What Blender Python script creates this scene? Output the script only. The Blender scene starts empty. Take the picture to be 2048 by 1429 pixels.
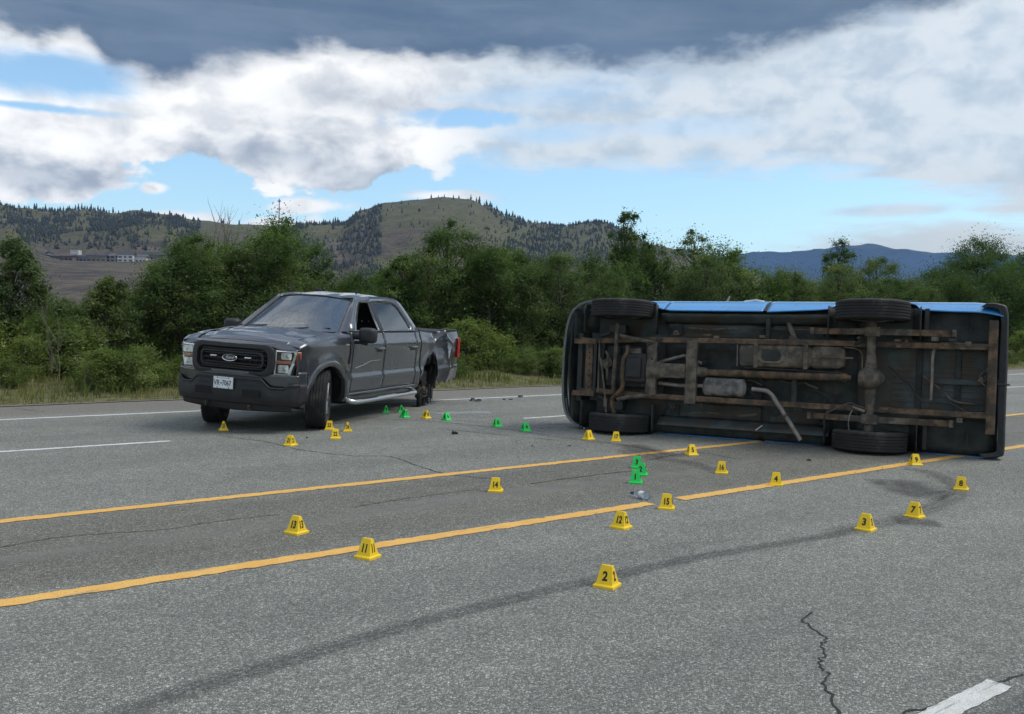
import bpy, bmesh, math, random
import numpy as np
from mathutils import Vector, Matrix
R = math.radians
random.seed(7)
rng = np.random.default_rng(7)
sc = bpy.context.scene
col = sc.collection

# ---------------------------------------------------------------- camera
FPX, CXP, CYP, CAM_H = 1790.0, 1024.0, 714.5, 1.53
PITCH, ROLL = -0.0375, 0.0178
_w = Vector((0, math.cos(PITCH), math.sin(PITCH)))
_r0 = Vector((1, 0, 0)); _u0 = _r0.cross(_w)
_r = _r0 * math.cos(ROLL) + _u0 * math.sin(ROLL)
_u = -_r0 * math.sin(ROLL) + _u0 * math.cos(ROLL)
cam_d = bpy.data.cameras.new('camera')
cam_d.sensor_width = 36.0
cam_d.lens = FPX / 2048 * 36
cam_d.clip_start = 0.05
cam_d.clip_end = 40000
cam = bpy.data.objects.new('camera', cam_d)
cam.matrix_world = Matrix(((_r.x, _u.x, -_w.x, 0), (_r.y, _u.y, -_w.y, 0), (_r.z, _u.z, -_w.z, CAM_H), (0, 0, 0, 1)))
col.objects.link(cam)
sc.camera = cam

def ray(px, py):
    return _r * ((px - CXP) / FPX) - _u * ((py - CYP) / FPX) + _w
def G(px, py, z=0.0):                       # the point of the level z seen at a picture position
    d = ray(px, py); t = (z - CAM_H) / d.z
    return Vector((d.x * t, d.y * t, z))
def P3(px, py, dist):                       # a point at a forward distance
    d = ray(px, py); t = dist / d.y
    return Vector((d.x * t, d.y * t, CAM_H + d.z * t))

# ---------------------------------------------------------------- node helper
class NT:
    def __init__(self, nt): self.nt = nt; self.n = nt.nodes; self.l = nt.links
    def node(self, t, **kw):
        n = self.n.new(t)
        for k, v in kw.items(): setattr(n, k, v)
        return n
    def put(self, inp, v):
        if isinstance(v, S): self.l.new(v.s, inp)
        elif hasattr(v, 'is_output'): self.l.new(v, inp)
        elif isinstance(v, (tuple, list)) and len(v) == 3 and inp.type == 'RGBA': inp.default_value = (*v, 1)
        else: inp.default_value = v
    def math(self, op, a, b=0.0, c=0.0, clamp=False):
        n = self.node('ShaderNodeMath', operation=op, use_clamp=clamp)
        for i, v in enumerate((a, b, c)): self.put(n.inputs[i], v)
        return S(self, n.outputs[0])
    def vec(self, x, y, z):
        n = self.node('ShaderNodeCombineXYZ')
        for i, v in enumerate((x, y, z)): self.put(n.inputs[i], v)
        return S(self, n.outputs[0])
    def sep(self, v):
        n = self.node('ShaderNodeSeparateXYZ'); self.put(n.inputs[0], v)
        return [S(self, o) for o in n.outputs]
    def noise(self, vec, scale, detail=4, rough=.55, dist=0.0, out=0):
        n = self.node('ShaderNodeTexNoise')
        if vec is not None: self.put(n.inputs['Vector'], vec)
        n.inputs['Scale'].default_value = scale; n.inputs['Detail'].default_value = detail
        n.inputs['Roughness'].default_value = rough; n.inputs['Distortion'].default_value = dist
        return S(self, n.outputs[out])
    def voro(self, vec, scale, feature='F1', out='Distance', rnd=1.0):
        n = self.node('ShaderNodeTexVoronoi', feature=feature)
        if vec is not None: self.put(n.inputs['Vector'], vec)
        n.inputs['Scale'].default_value = scale
        n.inputs['Randomness'].default_value = rnd
        return S(self, n.outputs[out])
    def ramp(self, fac, stops, interp='LINEAR'):
        n = self.node('ShaderNodeValToRGB'); self.put(n.inputs[0], fac)
        cr = n.color_ramp; cr.interpolation = interp
        while len(cr.elements) < len(stops): cr.elements.new(.5)
        for e, (p, c) in zip(cr.elements, stops):
            e.position = p
            e.color = (c, c, c, 1) if not isinstance(c, (tuple, list)) else (*c, 1)
        return S(self, n.outputs[0])
    def mix(self, fac, a, b, blend='MIX'):
        n = self.node('ShaderNodeMix', data_type='RGBA', blend_type=blend)
        self.put(n.inputs[0], fac); self.put(n.inputs[6], a); self.put(n.inputs[7], b)
        return S(self, n.outputs[2])
    def smooth(self, x, a, b):              # smoothstep from a to b
        n = self.node('ShaderNodeMapRange', interpolation_type='SMOOTHSTEP')
        self.put(n.inputs[0], x); self.put(n.inputs[1], a); self.put(n.inputs[2], b)
        return S(self, n.outputs[0])
class S:
    def __init__(self, N, s): self.N = N; self.s = s
    def __add__(self, o): return self.N.math('ADD', self, o)
    __radd__ = __add__
    def __sub__(self, o): return self.N.math('SUBTRACT', self, o)
    def __rsub__(self, o): return self.N.math('SUBTRACT', o, self)
    def __mul__(self, o): return self.N.math('MULTIPLY', self, o)
    __rmul__ = __mul__
    def __truediv__(self, o): return self.N.math('DIVIDE', self, o)

# ---------------------------------------------------------------- sky, sun, exposure
SUN_EL, SUN_AZ = R(56), R(82)              # azimuth measured from the camera's forward axis, to the right
world = bpy.data.worlds.new('World'); sc.world = world; world.use_nodes = True
def build_world():
    N = NT(world.node_tree); N.n.clear()
    out = N.node('ShaderNodeOutputWorld'); bg = N.node('ShaderNodeBackground')
    N.l.new(bg.outputs[0], out.inputs[0])
    sky = N.node('ShaderNodeTexSky', sky_type='NISHITA'); sky.sun_disc = False
    sky.sun_elevation = SUN_EL; sky.sun_rotation = SUN_AZ
    sky.air_density = 1.0; sky.dust_density = .25; sky.ozone_density = 2.0
    d = S(N, N.node('ShaderNodeTexCoord').outputs['Generated'])
    x, y, z = N.sep(d)
    az = N.math('ARCTAN2', x, y) * 57.2958
    el = N.math('ARCSINE', z) * 57.2958
    D = 7.0                                # 1 / background strength: cloud colours are written as seen
    c_sky = N.mix(1.0, S(N, sky.outputs[0]), (1.20, 1.30, 1.24), 'MULTIPLY')
    # flattened noise coordinates: clouds are wider than tall
    q = N.vec(az * .1, el * .22, 0.0)
    n1 = N.noise(q, 1.0, 8, .60, .4)
    q2 = N.vec(az * .1 + 7.3, el * .2 + 2.1, 1.7)
    n2 = N.noise(q2, .62, 5, .55, .2)
    qs = N.vec(az * .05 + 3.0, el * .35, 4.0)   # streaks of the thin veil
    n3 = N.noise(qs, 1.5, 6, .6, .6)
    qf = N.vec(az * .1, el * .16, 9.0)
    n4 = N.noise(qf, 3.0, 6, .56, .2)
    def blob(a, e, ra, re, soft=.35, warp=.9, nz=n1):
        da = (az - a) / ra; de = (el - e) / re
        r = N.math('SQRT', da * da + de * de) + (nz - .5) * (warp * 4.2)
        return N.smooth(r, 1.0 + soft, 1.0 - soft)
    mx = lambda a, b: N.math('MAXIMUM', a, b)
    # cloud field: everything above a ragged lower edge that climbs and falls with the bearing, with blue openings
    def curve(pts): return N.ramp((az + 60.0) / 120.0, [((a + 60) / 120, e / 40) for a, e in pts]) * 40.0
    low = curve([(-60, 5), (-36, 5.6), (-30, 6.2), (-25.8, 6.4), (-24.2, 8.1), (-22.6, 8.8), (-17.0, 8.9), (-15.4, 7.7), (-11, 7.3), (-8.2, 8.6), (-5, 9.7), (-3.3, 10.2),
                 (-1.5, 9.9), (6, 9.9), (14, 9.7), (19, 9.2), (22, 8.4), (26, 7.4), (31, 6.2), (60, 4)])
    lft = N.smooth(az, 1.0, -7.0)                      # cumulus to one side, thin veil to the other
    nz = (n1 - .5) * 4.5 + (n4 - .5) * 4.0
    nv = (n3 - .5) * 5.0 + (n4 - .5) * 2.0
    e1 = el - low
    fld = N.smooth(e1 + nz, -.15, .35) * lft + N.smooth(e1 + nv, -.5, 1.1) * (1.0 - lft)
    hole = mx(blob(-28, 13.3, 4.4, 1.15, .5, .7), blob(-28.6, 11.5, 3.6, .22, .6, .5, n4))
    hole = mx(hole, blob(-3.2, 12.6, 3.6, .6, .5, .7, n4))
    hole = mx(hole, blob(3.0, 14.3, 5.0, .9, .8, .9, n3) * .62)
    hole = mx(hole, blob(2.2, 11.9, 3.4, .55, .8, .8, n3) * .6)
    hole = mx(hole, blob(11, 12.2, 3.0, .5, .8, .9, n3) * .35)
    fld = fld * (1.0 - hole)
    sm = mx(blob(-13.2, 7.0, 2.8, .5, .4, .8, n4), blob(-4.1, 7.9, 2.9, .42, .35, .45, n4))
    sm = mx(sm, blob(-21.8, 7.6, .9, .4, .4, .7, n4))
    sm = mx(sm, blob(-14.8, 5.8, 1.8, .5, .4, .9, n4))
    sm = mx(sm, blob(-20.3, 5.9, 2.2, .42, .4, .9, n4))
    sm = mx(sm, blob(-12.2, 5.9, 1.0, .8, .5, 1.0, n4) * .8)
    sm = mx(sm, blob(25.5, 5.2, 6.5, .9, .5, .8, n3) * .95)
    sm = mx(sm, blob(30, 4.0, 9.5, 1.0, .5, .7, n3))
    sm = mx(sm, blob(20, 3.2, 7, .4, .6, .8, n3) * .8)
    sm = mx(sm, blob(23, 7.0, 3.2, .32, .6, .7, n3) * .8)
    fld = mx(fld, sm)
    # broken cumulus over the rest of the dome
    dome = N.smooth(N.noise(N.vec(x / (z + .25), y / (z + .25), 0.0), 1.3, 4, .5, .3), .28, .72)
    fld = N.mix(N.smooth(el, 20.0, 32.0), fld, dome)
    # light and shade of the clouds: bright rims, grey bellies
    belly = mx(blob(-15.0, 9.9, 6.0, 1.1, .8, .4, n4), blob(-9.6, 8.8, 3.8, 1.1, .7, .4, n4))
    belly = mx(belly, blob(-7, 13.6, 9, 1.1, .9, .7, n2) * .7)
    belly = mx(belly, blob(-28, 7.8, 5.4, 1.0, .6, .5, n4))
    belly = mx(belly, blob(-13, 12.0, 5.0, .8, .9, .7, n2) * .45)
    ccol = N.mix(N.smooth(n4, .3, .62), (.78, .80, .82), (1.14, 1.13, 1.10))
    ccol = N.mix(belly * .92, ccol, N.mix(N.smooth(n4, .34, .64), (.36, .42, .50), (.64, .69, .74)))
    vcol = N.mix(N.smooth(n4, .34, .60), (.54, .61, .66), (.80, .83, .83))
    vcol = N.mix(N.smooth(n2, .45, .75) * .4, vcol, (.50, .57, .65))
    vcol = N.mix(N.smooth(az, 12.0, 28.0) * N.smooth(el, 10.5, 5.0), vcol, (.74, .72, .66))
    ccol = N.mix(lft, vcol, ccol)
    c = N.mix(fld * (.86 + lft * .14), c_sky, N.mix(1.0, ccol, (D, D, D), 'MULTIPLY'))
    # the dark cloud deck
    bnd = curve([(-60, 15.3), (-31, 15.2), (-25.6, 15.6), (-24.2, 13.9), (-21.5, 13.7), (-16.5, 15.7), (-12, 16.5), (-9.5, 16.3), (-5.5, 15.9), (-1, 16.7),
                 (3, 16.3), (7.5, 15.7), (12, 16.3), (18, 17.0), (22, 17.4), (26, 18.3), (32, 19.8), (60, 25)])
    top = 36.0 + (n2 - .5) * 10
    dk = N.smooth(el - bnd + (n1 - .5) * 3.4 + (n4 - .5) * 3.6, -.95, .8) * N.smooth(el, top, 28.0)
    dcol = N.mix(N.smooth(n2, .35, .68), (.066, .122, .205), (.130, .195, .290))
    dcol = N.mix(N.smooth(n3, .40, .70) * .4, dcol, (.225, .285, .36))
    dcol = N.mix(N.smooth(n4, .5, .8) * .35, dcol, (.19, .25, .33))
    dcol = N.mix(N.smooth(az, 8.0, 24.0) * .4, dcol, (.215, .275, .35))
    c = N.mix(dk * .985, c, N.mix(1.0, dcol, (D, D, D), 'MULTIPLY'))
    N.put(bg.inputs[0], c)
    bg.inputs[1].default_value = .1
    world.cycles.sampling_method = 'MANUAL'; world.cycles.sample_map_resolution = 512
build_world()
sun_d = bpy.data.lights.new('sun', 'SUN'); sun_d.energy = 1.5; sun_d.angle = R(28); sun_d.color = (1, .93, .80)
sun = bpy.data.objects.new('sun', sun_d); col.objects.link(sun)
_sd = Vector((math.sin(SUN_AZ) * math.cos(SUN_EL), math.cos(SUN_AZ) * math.cos(SUN_EL), math.sin(SUN_EL)))
sun.rotation_euler = _sd.to_track_quat('Z', 'Y').to_euler()
vs = sc.view_settings
vs.view_transform = 'Standard'; vs.look = 'None'; vs.exposure = 0.64; vs.gamma = 1.0; vs.use_curve_mapping = False
cy = sc.cycles
cy.use_denoising = True; cy.max_bounces = 7; cy.transparent_max_bounces = 12; cy.volume_bounces = 0
cy.use_adaptive_sampling = True; cy.adaptive_threshold = .02

# ---------------------------------------------------------------- object helpers
def tag(o, label=None, cat=None, group=None, kind=None):
    if label: o['label'] = label
    if cat: o['category'] = cat
    if group: o['group'] = group
    if kind: o['kind'] = kind
    return o
def empty(name, loc=(0, 0, 0), rot=(0, 0, 0), parent=None):
    o = bpy.data.objects.new(name, None); col.objects.link(o)
    o.location = loc; o.rotation_euler = rot; o.empty_display_size = .2
    if parent: o.parent = parent
    return o
def copy_tree(o, parent=None):
    c = o.copy(); col.objects.link(c); c.parent = parent
    for ch in o.children: copy_tree(ch, c)
    return c

class MB:
    def __init__(self): self.v = []; self.f = []
    def add(self, vs, fs):
        b = len(self.v); self.v += [tuple(p) for p in vs]; self.f += [tuple(i + b for i in f) for f in fs]; return self
    def box(self, c, s, rot=None):
        M = rot.to_matrix() if rot is not None and hasattr(rot, 'to_matrix') else (rot if rot is not None else Matrix.Identity(3))
        c = Vector(c)
        vs = [c + M @ Vector((sx * s[0] / 2, sy * s[1] / 2, sz * s[2] / 2)) for sx in (-1, 1) for sy in (-1, 1) for sz in (-1, 1)]
        return self.add(vs, [(0, 1, 3, 2), (4, 6, 7, 5), (0, 4, 5, 1), (2, 3, 7, 6), (0, 2, 6, 4), (1, 5, 7, 3)])
    def grid(self, fn, nu, nv, flip=False):
        vs = [fn(i / nu, j / nv) for i in range(nu + 1) for j in range(nv + 1)]
        w = nv + 1
        fs = [(i * w + j, (i + 1) * w + j, (i + 1) * w + j + 1, i * w + j + 1) for i in range(nu) for j in range(nv)]
        if flip: fs = [f[::-1] for f in fs]
        return self.add(vs, fs)
    def loft(self, rings, closed=True, cap=True):
        n = len(rings[0]); vs = [p for r in rings for p in r]; fs = []
        for k in range(len(rings) - 1):
            for i in range(n if closed else n - 1):
                j = (i + 1) % n
                fs.append((k * n + i, k * n + j, (k + 1) * n + j, (k + 1) * n + i))
        if cap and closed: fs += [tuple(range(n))[::-1], tuple(range((len(rings) - 1) * n, len(rings) * n))]
        return self.add(vs, fs)
    def tube(self, pts, r, n=8, cap=True, sy=1.0):
        pts = [Vector(p) for p in pts]; rs = r if isinstance(r, (list, tuple)) else [r] * len(pts)
        rings = []; prev = None
        for i, p in enumerate(pts):
            t = (pts[min(i + 1, len(pts) - 1)] - pts[max(i - 1, 0)]).normalized()
            a = prev if prev is not None else (Vector((0, 0, 1)) if abs(t.z) < .9 else Vector((1, 0, 0)))
            a = (a - t * a.dot(t)).normalized(); b = t.cross(a); prev = a
            rings.append([p + (a * math.cos(2 * math.pi * k / n) + b * math.sin(2 * math.pi * k / n) * sy) * rs[i] for k in range(n)])
        return self.loft(rings, True, cap)
    def lathe(self, prof, n=24, M=None, closed=False):
        # prof: (radius, height) pairs round the local z axis; M places it
        M = M or Matrix.Identity(4); rings = []
        for r, h in prof:
            rings.append([M @ Vector((r * math.cos(2 * math.pi * k / n), r * math.sin(2 * math.pi * k / n), h)) for k in range(n)])
        if closed: rings.append(rings[0])
        return self.loft(rings, True, False)
    def prism(self, poly, h, M=None):
        M = M or Matrix.Identity(4)
        return self.loft([[M @ Vector((p[0], p[1], 0)) for p in poly], [M @ Vector((p[0], p[1], h)) for p in poly]])
    def fill(self, loops, fn):                # flat polygon with holes, points mapped by fn
        bm = bmesh.new(); es = []
        for lp in loops:
            vv = [bm.verts.new((p[0], p[1], 0)) for p in lp]
            es += [bm.edges.new((vv[i], vv[(i + 1) % len(vv)])) for i in range(len(vv))]
        bmesh.ops.triangle_fill(bm, use_beauty=True, use_dissolve=False, edges=es)
        bm.verts.index_update()
        self.add([fn(v.co.x, v.co.y) for v in bm.verts], [[v.index for v in f.verts] for f in bm.faces]); bm.free(); return self
    def mesh(self, name, smooth=35):
        me = bpy.data.meshes.new(name); me.from_pydata(self.v, [], self.f); me.validate()
        bm = bmesh.new(); bm.from_mesh(me); bmesh.ops.remove_doubles(bm, verts=bm.verts, dist=1e-5)
        bmesh.ops.recalc_face_normals(bm, faces=bm.faces); bm.to_mesh(me); bm.free()
        if smooth:
            me.polygons.foreach_set('use_smooth', [True] * len(me.polygons))
            me.set_sharp_from_angle(angle=R(smooth))
        return me
    def obj(self, name, mat, parent=None, smooth=35, bevel=0, solid=0, sub=0):
        me = self.mesh(name, smooth)
        if mat: me.materials.append(mat)
        o = bpy.data.objects.new(name, me); col.objects.link(o)
        if parent: o.parent = parent
        if sub:
            m = o.modifiers.new('sub', 'SUBSURF'); m.levels = sub; m.render_levels = sub
        if solid:
            m = o.modifiers.new('solid', 'SOLIDIFY'); m.thickness = abs(solid); m.offset = -1 if solid > 0 else 1
        if bevel:
            m = o.modifiers.new('bevel', 'BEVEL'); m.width = bevel; m.segments = 2; m.limit_method = 'ANGLE'; m.angle_limit = R(40)
        return o

def lerp(a, b, t): return a + (b - a) * t
def interp(x, pts):
    if x <= pts[0][0]: return pts[0][1]
    for (x0, y0), (x1, y1) in zip(pts, pts[1:]):
        if x <= x1: return lerp(y0, y1, (x - x0) / (x1 - x0))
    return pts[-1][1]
def sinterp(x, pts):                        # the same with eased segments
    if x <= pts[0][0]: return pts[0][1]
    for (x0, y0), (x1, y1) in zip(pts, pts[1:]):
        if x <= x1:
            t = (x - x0) / (x1 - x0); t = t * t * (3 - 2 * t); return lerp(y0, y1, t)
    return pts[-1][1]
def smoothpath(pts, n=6):                   # Catmull-Rom through points
    pts = [Vector(p) for p in pts]; out = []
    for i in range(len(pts) - 1):
        p0 = pts[max(i - 1, 0)]; p1 = pts[i]; p2 = pts[i + 1]; p3 = pts[min(i + 2, len(pts) - 1)]
        for k in range(n):
            t = k / n
            out.append(.5 * ((2 * p1) + (p2 - p0) * t + (2 * p0 - 5 * p1 + 4 * p2 - p3) * t * t + (3 * p1 - p0 - 3 * p2 + p3) * t ** 3))
    out.append(pts[-1]); return out
def text_mesh(s, size, shear=0, width=1.0, bold=0.0, depth=.0008, align='CENTER'):
    cu = bpy.data.curves.new('lettering', 'FONT'); cu.body = s; cu.size = size; cu.shear = shear
    cu.align_x = align; cu.align_y = 'CENTER'; cu.extrude = depth; cu.offset = bold; cu.resolution_u = 3
    o = bpy.data.objects.new('lettering', cu); col.objects.link(o)
    dg = bpy.context.evaluated_depsgraph_get()
    me = bpy.data.meshes.new_from_object(o.evaluated_get(dg))
    bpy.data.objects.remove(o); bpy.data.curves.remove(cu)
    if width != 1.0: me.transform(Matrix.Scale(width, 4, (1, 0, 0)))
    return me
def mesh_obj(name, me, mat, parent=None, M=None):
    me.materials.clear(); me.materials.append(mat)
    o = bpy.data.objects.new(name, me); col.objects.link(o)
    if parent: o.parent = parent
    if M is not None: o.matrix_local = M
    return o

# ---------------------------------------------------------------- materials
MATS = {}
def mat(name, base, rough=.5, metal=0.0, var=0.0, vscale=6.0, bump=0.0, bscale=60.0, base2=None, coat=0.0, spec=.5, dirt=None, dscale=5.0, damt=.5, emit=None):
    if name in MATS: return MATS[name]
    m = bpy.data.materials.new(name); m.use_nodes = True; MATS[name] = m
    N = NT(m.node_tree); bs = N.n['Principled BSDF']
    oc = S(N, N.node('ShaderNodeTexCoord').outputs['Object'])
    c = base
    if var or base2:
        b2 = base2 or tuple(min(1, v * (1 + var)) for v in base); b1 = base if base2 else tuple(v * (1 - var) for v in base)
        c = N.mix(N.smooth(N.noise(oc, vscale, 6, .62), .35, .65), b1, b2)
    if dirt:
        c = N.mix(N.smooth(N.noise(oc, dscale, 8, .65), .62 - damt * .35, .8 - damt * .3), c, dirt)
    N.put(bs.inputs['Base Color'], c)
    rr = N.noise(oc, vscale * 2, 5, .6) * (.25 if coat < .9 else .06) + (rough - (.125 if coat < .9 else .03))
    N.put(bs.inputs['Roughness'], rr if rough > .25 else rough)
    bs.inputs['Metallic'].default_value = metal
    bs.inputs['Specular IOR Level'].default_value = spec
    bs.inputs['Coat Weight'].default_value = coat; bs.inputs['Coat Roughness'].default_value = .08
    if bump:
        b = N.node('ShaderNodeBump'); b.inputs['Strength'].default_value = bump; b.inputs['Distance'].default_value = .01
        N.put(b.inputs['Height'], N.noise(oc, bscale, 5, .6)); N.l.new(b.outputs[0], bs.inputs['Normal'])
    return m
# ---------------------------------------------------------------- road
ROAD_A = R(90 - 52.6)                        # direction of the road, from +x
RT = Vector((math.cos(ROAD_A), math.sin(ROAD_A), 0)); RN = Vector((-math.sin(ROAD_A), math.cos(ROAD_A), 0))
def RL(p): return Vector((p.dot(RT), p.dot(RN), p.z))        # world -> road frame
def RW(x, y, z=0): v = RT * x + RN * y; return Vector((v.x, v.y, z))

def asphalt_color(N, oc, fine=True):
    x, y, z = N.sep(oc)
    cell = N.voro(oc, 104.0, 'F1', 'Color'); cr = N.sep(cell)[0]
    edge = N.voro(oc, 104.0, 'DISTANCE_TO_EDGE', 'Distance')
    agg = N.ramp(cr, [(0, (.148, .155, .138)), (.4, (.238, .248, .224)), (.72, (.330, .342, .308)), (.92, (.455, .468, .424)), (1, (.58, .58, .52))])
    agg = N.mix(N.smooth(edge, .14, .02) * .75, agg, (.055, .056, .056))
    big = N.noise(N.vec(x * .22, y * .9, 0.0), 1.0, 6, .65)
    mid = N.noise(oc, 3.5, 5, .65)
    c = N.mix(1.0, agg, N.mix(N.smooth(big, .3, .7), (.90, .90, .90), (1.09, 1.09, 1.08)), 'MULTIPLY')
    c = N.mix(1.0, c, N.mix(N.smooth(mid, .25, .75), (.90, .90, .90), (1.09, 1.09, 1.09)), 'MULTIPLY')
    yn = y + (N.noise(N.vec(x * .35, y, 0.0), 2.2, 5, .65) - .5) * .5
    med = N.smooth(yn, 5.3, 5.7) * N.smooth(yn, 7.6, 7.2)
    c = N.mix(med * .85, c, N.mix(1.0, c, (.72, .685, .64), 'MULTIPLY'))
    seam = N.smooth(N.math('ABSOLUTE', yn - 6.35), .24, .02) * N.smooth(N.noise(N.vec(x * .5, y * 3, 3.0), 1.5, 6, .7), .36, .55)
    c = N.mix(seam * .75, c, N.mix(N.smooth(mid, .3, .7), (.15, .147, .14), (.21, .205, .195)))
    # browner gravelly shoulder on the far side, fresh dark asphalt on this side
    sh = N.smooth(y + (mid - .5) * .5, 14.9, 15.6)
    c = N.mix(sh * .8, c, N.mix(N.smooth(N.noise(oc, 26.0, 5, .7), .3, .7), (.12, .108, .095), (.27, .245, .215)))
    nw = N.smooth(yn, 1.72, 1.55)
    c = N.mix(nw * .85, c, N.mix(1.0, c, (.50, .52, .56), 'MULTIPLY'))
    # two oil-darkened wheel paths to a lane
    for yc, wd, k in ((12.35, .6, .4), (14.0, .55, .35), (8.6, .55, .35), (10.3, .6, .4), (2.6, .6, .4), (4.35, .55, .3)):
        c = N.mix(N.smooth(N.math('ABSOLUTE', y - yc), wd, .1) * k, c, N.mix(1.0, c, (.78, .79, .80), 'MULTIPLY'))
    return c, edge, mid
def asphalt_mat():
    m = bpy.data.materials.new('asphalt'); m.use_nodes = True; N = NT(m.node_tree); bs = N.n['Principled BSDF']
    oc = S(N, N.node('ShaderNodeTexCoord').outputs['Object'])
    c, edge, mid = asphalt_color(N, oc)
    N.put(bs.inputs['Base Color'], c)
    N.put(bs.inputs['Roughness'], mid * .2 + .66)
    bs.inputs['Specular IOR Level'].default_value = .35
    b = N.node('ShaderNodeBump'); b.inputs['Strength'].default_value = .75; b.inputs['Distance'].default_value = .004
    N.put(b.inputs['Height'], N.smooth(edge, 0.0, .3) + N.noise(oc, 40.0, 4, .6) * .8)
    N.l.new(b.outputs[0], bs.inputs['Normal'])
    return m
M_ASPH = asphalt_mat()
road = MB()
xs = [-70, -20, -5, 0, 5, 10, 20, 40, 80, 160, 420]
_ej = {x: random.uniform(-.1, .1) for x in xs}
road.grid(lambda u, v: (lerp(-70, 420, u ** 1.6), lerp(-14, 17.15, v), 0), 80, 24)
road = road.obj('road', M_ASPH, None, smooth=0)
road.rotation_euler = (0, 0, ROAD_A); tag(road, kind='structure', label='grey aggregate asphalt highway with yellow median lines')

def paint_mat(name, c1, c2, wear=.5, thr=.62):
    m = bpy.data.materials.new(name); m.use_nodes = True; N = NT(m.node_tree); bs = N.n['Principled BSDF']
    oc = S(N, N.node('ShaderNodeTexCoord').outputs['Object'])
    pc = N.mix(N.smooth(N.noise(oc, 5.0, 6, .7), .3, .7), c1, c2)
    pc = N.mix(N.smooth(N.voro(oc, 74.0, 'DISTANCE_TO_EDGE'), .1, .0) * .35, pc, (.1, .09, .06))
    ac, edge, mid = asphalt_color(N, oc)
    x, y, z = N.sep(oc)
    w = N.smooth(N.noise(N.vec(x * .5, y * 6.0, 0.0), 3.0, 8, .7), thr - .02, thr + .06)
    w2 = N.smooth(N.noise(oc, 45.0, 4, .7), .60, .70)
    N.put(bs.inputs['Base Color'], N.mix(N.math('MAXIMUM', w, w2) * wear, pc, ac))
    bs.inputs['Roughness'].default_value = .62
    b = N.node('ShaderNodeBump'); b.inputs['Strength'].default_value = .5; b.inputs['Distance'].default_value = .003
    N.put(b.inputs['Height'], N.smooth(edge, 0.0, .3)); N.l.new(b.outputs[0], bs.inputs['Normal'])
    return m
M_YEL = paint_mat('yellow_paint', (.80, .43, .085), (.86, .51, .13), .8, .60)
M_WHT = paint_mat('white_paint', (.66, .67, .66), (.78, .79, .78), .7, .66)
M_WHT2 = paint_mat('worn_white_paint', (.55, .56, .54), (.72, .73, .71), .9, .56)
def stripe(name, y, w, x0, x1, m, step=.05, jag=.007, z=.004):
    n = max(2, int(min((x1 - x0) / step, 900)))
    b = MB(); L = []; Rr = []
    for i in range(n + 1):
        t = i / n; x = x0 + (x1 - x0) * (t if x1 - x0 < 40 else t ** 1.8)
        L.append((x, y + w / 2 + random.gauss(0, jag), z)); Rr.append((x, y - w / 2 + random.gauss(0, jag), z))
    b.add(L + Rr, [(i, i + 1, n + 2 + i, n + 1 + i) for i in range(n)])
    o = b.obj(name, m, road, smooth=0); return o
stripe('yellow_line', 7.49, .125, -25, 12.6, M_YEL); 
_yx = RL(G(1335, 905)).x; _yx2 = RL(G(1300, 908)).x
stripe('yellow_line', 7.49, .125, 12.6, 260, M_YEL, .2)
stripe('yellow_line', 5.345, .135, -25, 5.62, M_YEL)
stripe('yellow_line', 5.345, .135, 5.98, 260, M_YEL, .2)
stripe('edge_line', 14.76, .115, -25, 330, M_WHT, .3)
for x0, x1 in ((-6, 3.35), (8.9, 14.0), (22.6, 31.5), (41, 47), (59, 65), (77, 83)):
    stripe('lane_dash', 11.31, .10, x0, x1, M_WHT)
stripe('lane_dash', 1.745, .105, 1.0, 4.04, M_WHT2, .03, .0025)

def strip_mat(name, colr, op, scale, thr=.5, edge=True, stretch=.3):
    m = bpy.data.materials.new(name); m.use_nodes = True; N = NT(m.node_tree); bs = N.n['Principled BSDF']
    oc = S(N, N.node('ShaderNodeTexCoord').outputs['Object'])
    bs.inputs['Base Color'].default_value = (*colr, 1); bs.inputs['Roughness'].default_value = .7
    uv = N.sep(S(N, N.node('ShaderNodeUVMap').outputs[0]))
    a = N.smooth(N.noise(oc, scale, 6, .7), thr - .3, thr + .2) * op
    if edge:
        a = a * N.smooth(N.math('ABSOLUTE', uv[1] - .5) + (N.noise(oc, scale * .4, 4, .6) - .5) * .35, .5, .22) * N.smooth(N.math('ABSOLUTE', uv[0] - .5), .5, .40)
        a = a * (N.smooth(N.noise(N.vec(uv[0] * 5.0, uv[1] * 9.0, 2.0), 1.0, 4, .6), .3, .6) * .6 + .5)
    N.put(bs.inputs['Alpha'], a)
    return m
M_SKID = strip_mat('tyre_rubber_mark', (.045, .045, .048), .46, 34)
M_SKID2 = strip_mat('faint_rubber_mark', (.05, .046, .042), .38, 26)
M_STAIN = strip_mat('oil_stain', (.05, .048, .048), .5, 4, .45)
M_CRACK = mat('crack_tar', (.018, .018, .018), .8)
M_WET = strip_mat('spilled_coolant', (.42, .47, .52), .5, 5, .4)
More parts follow.
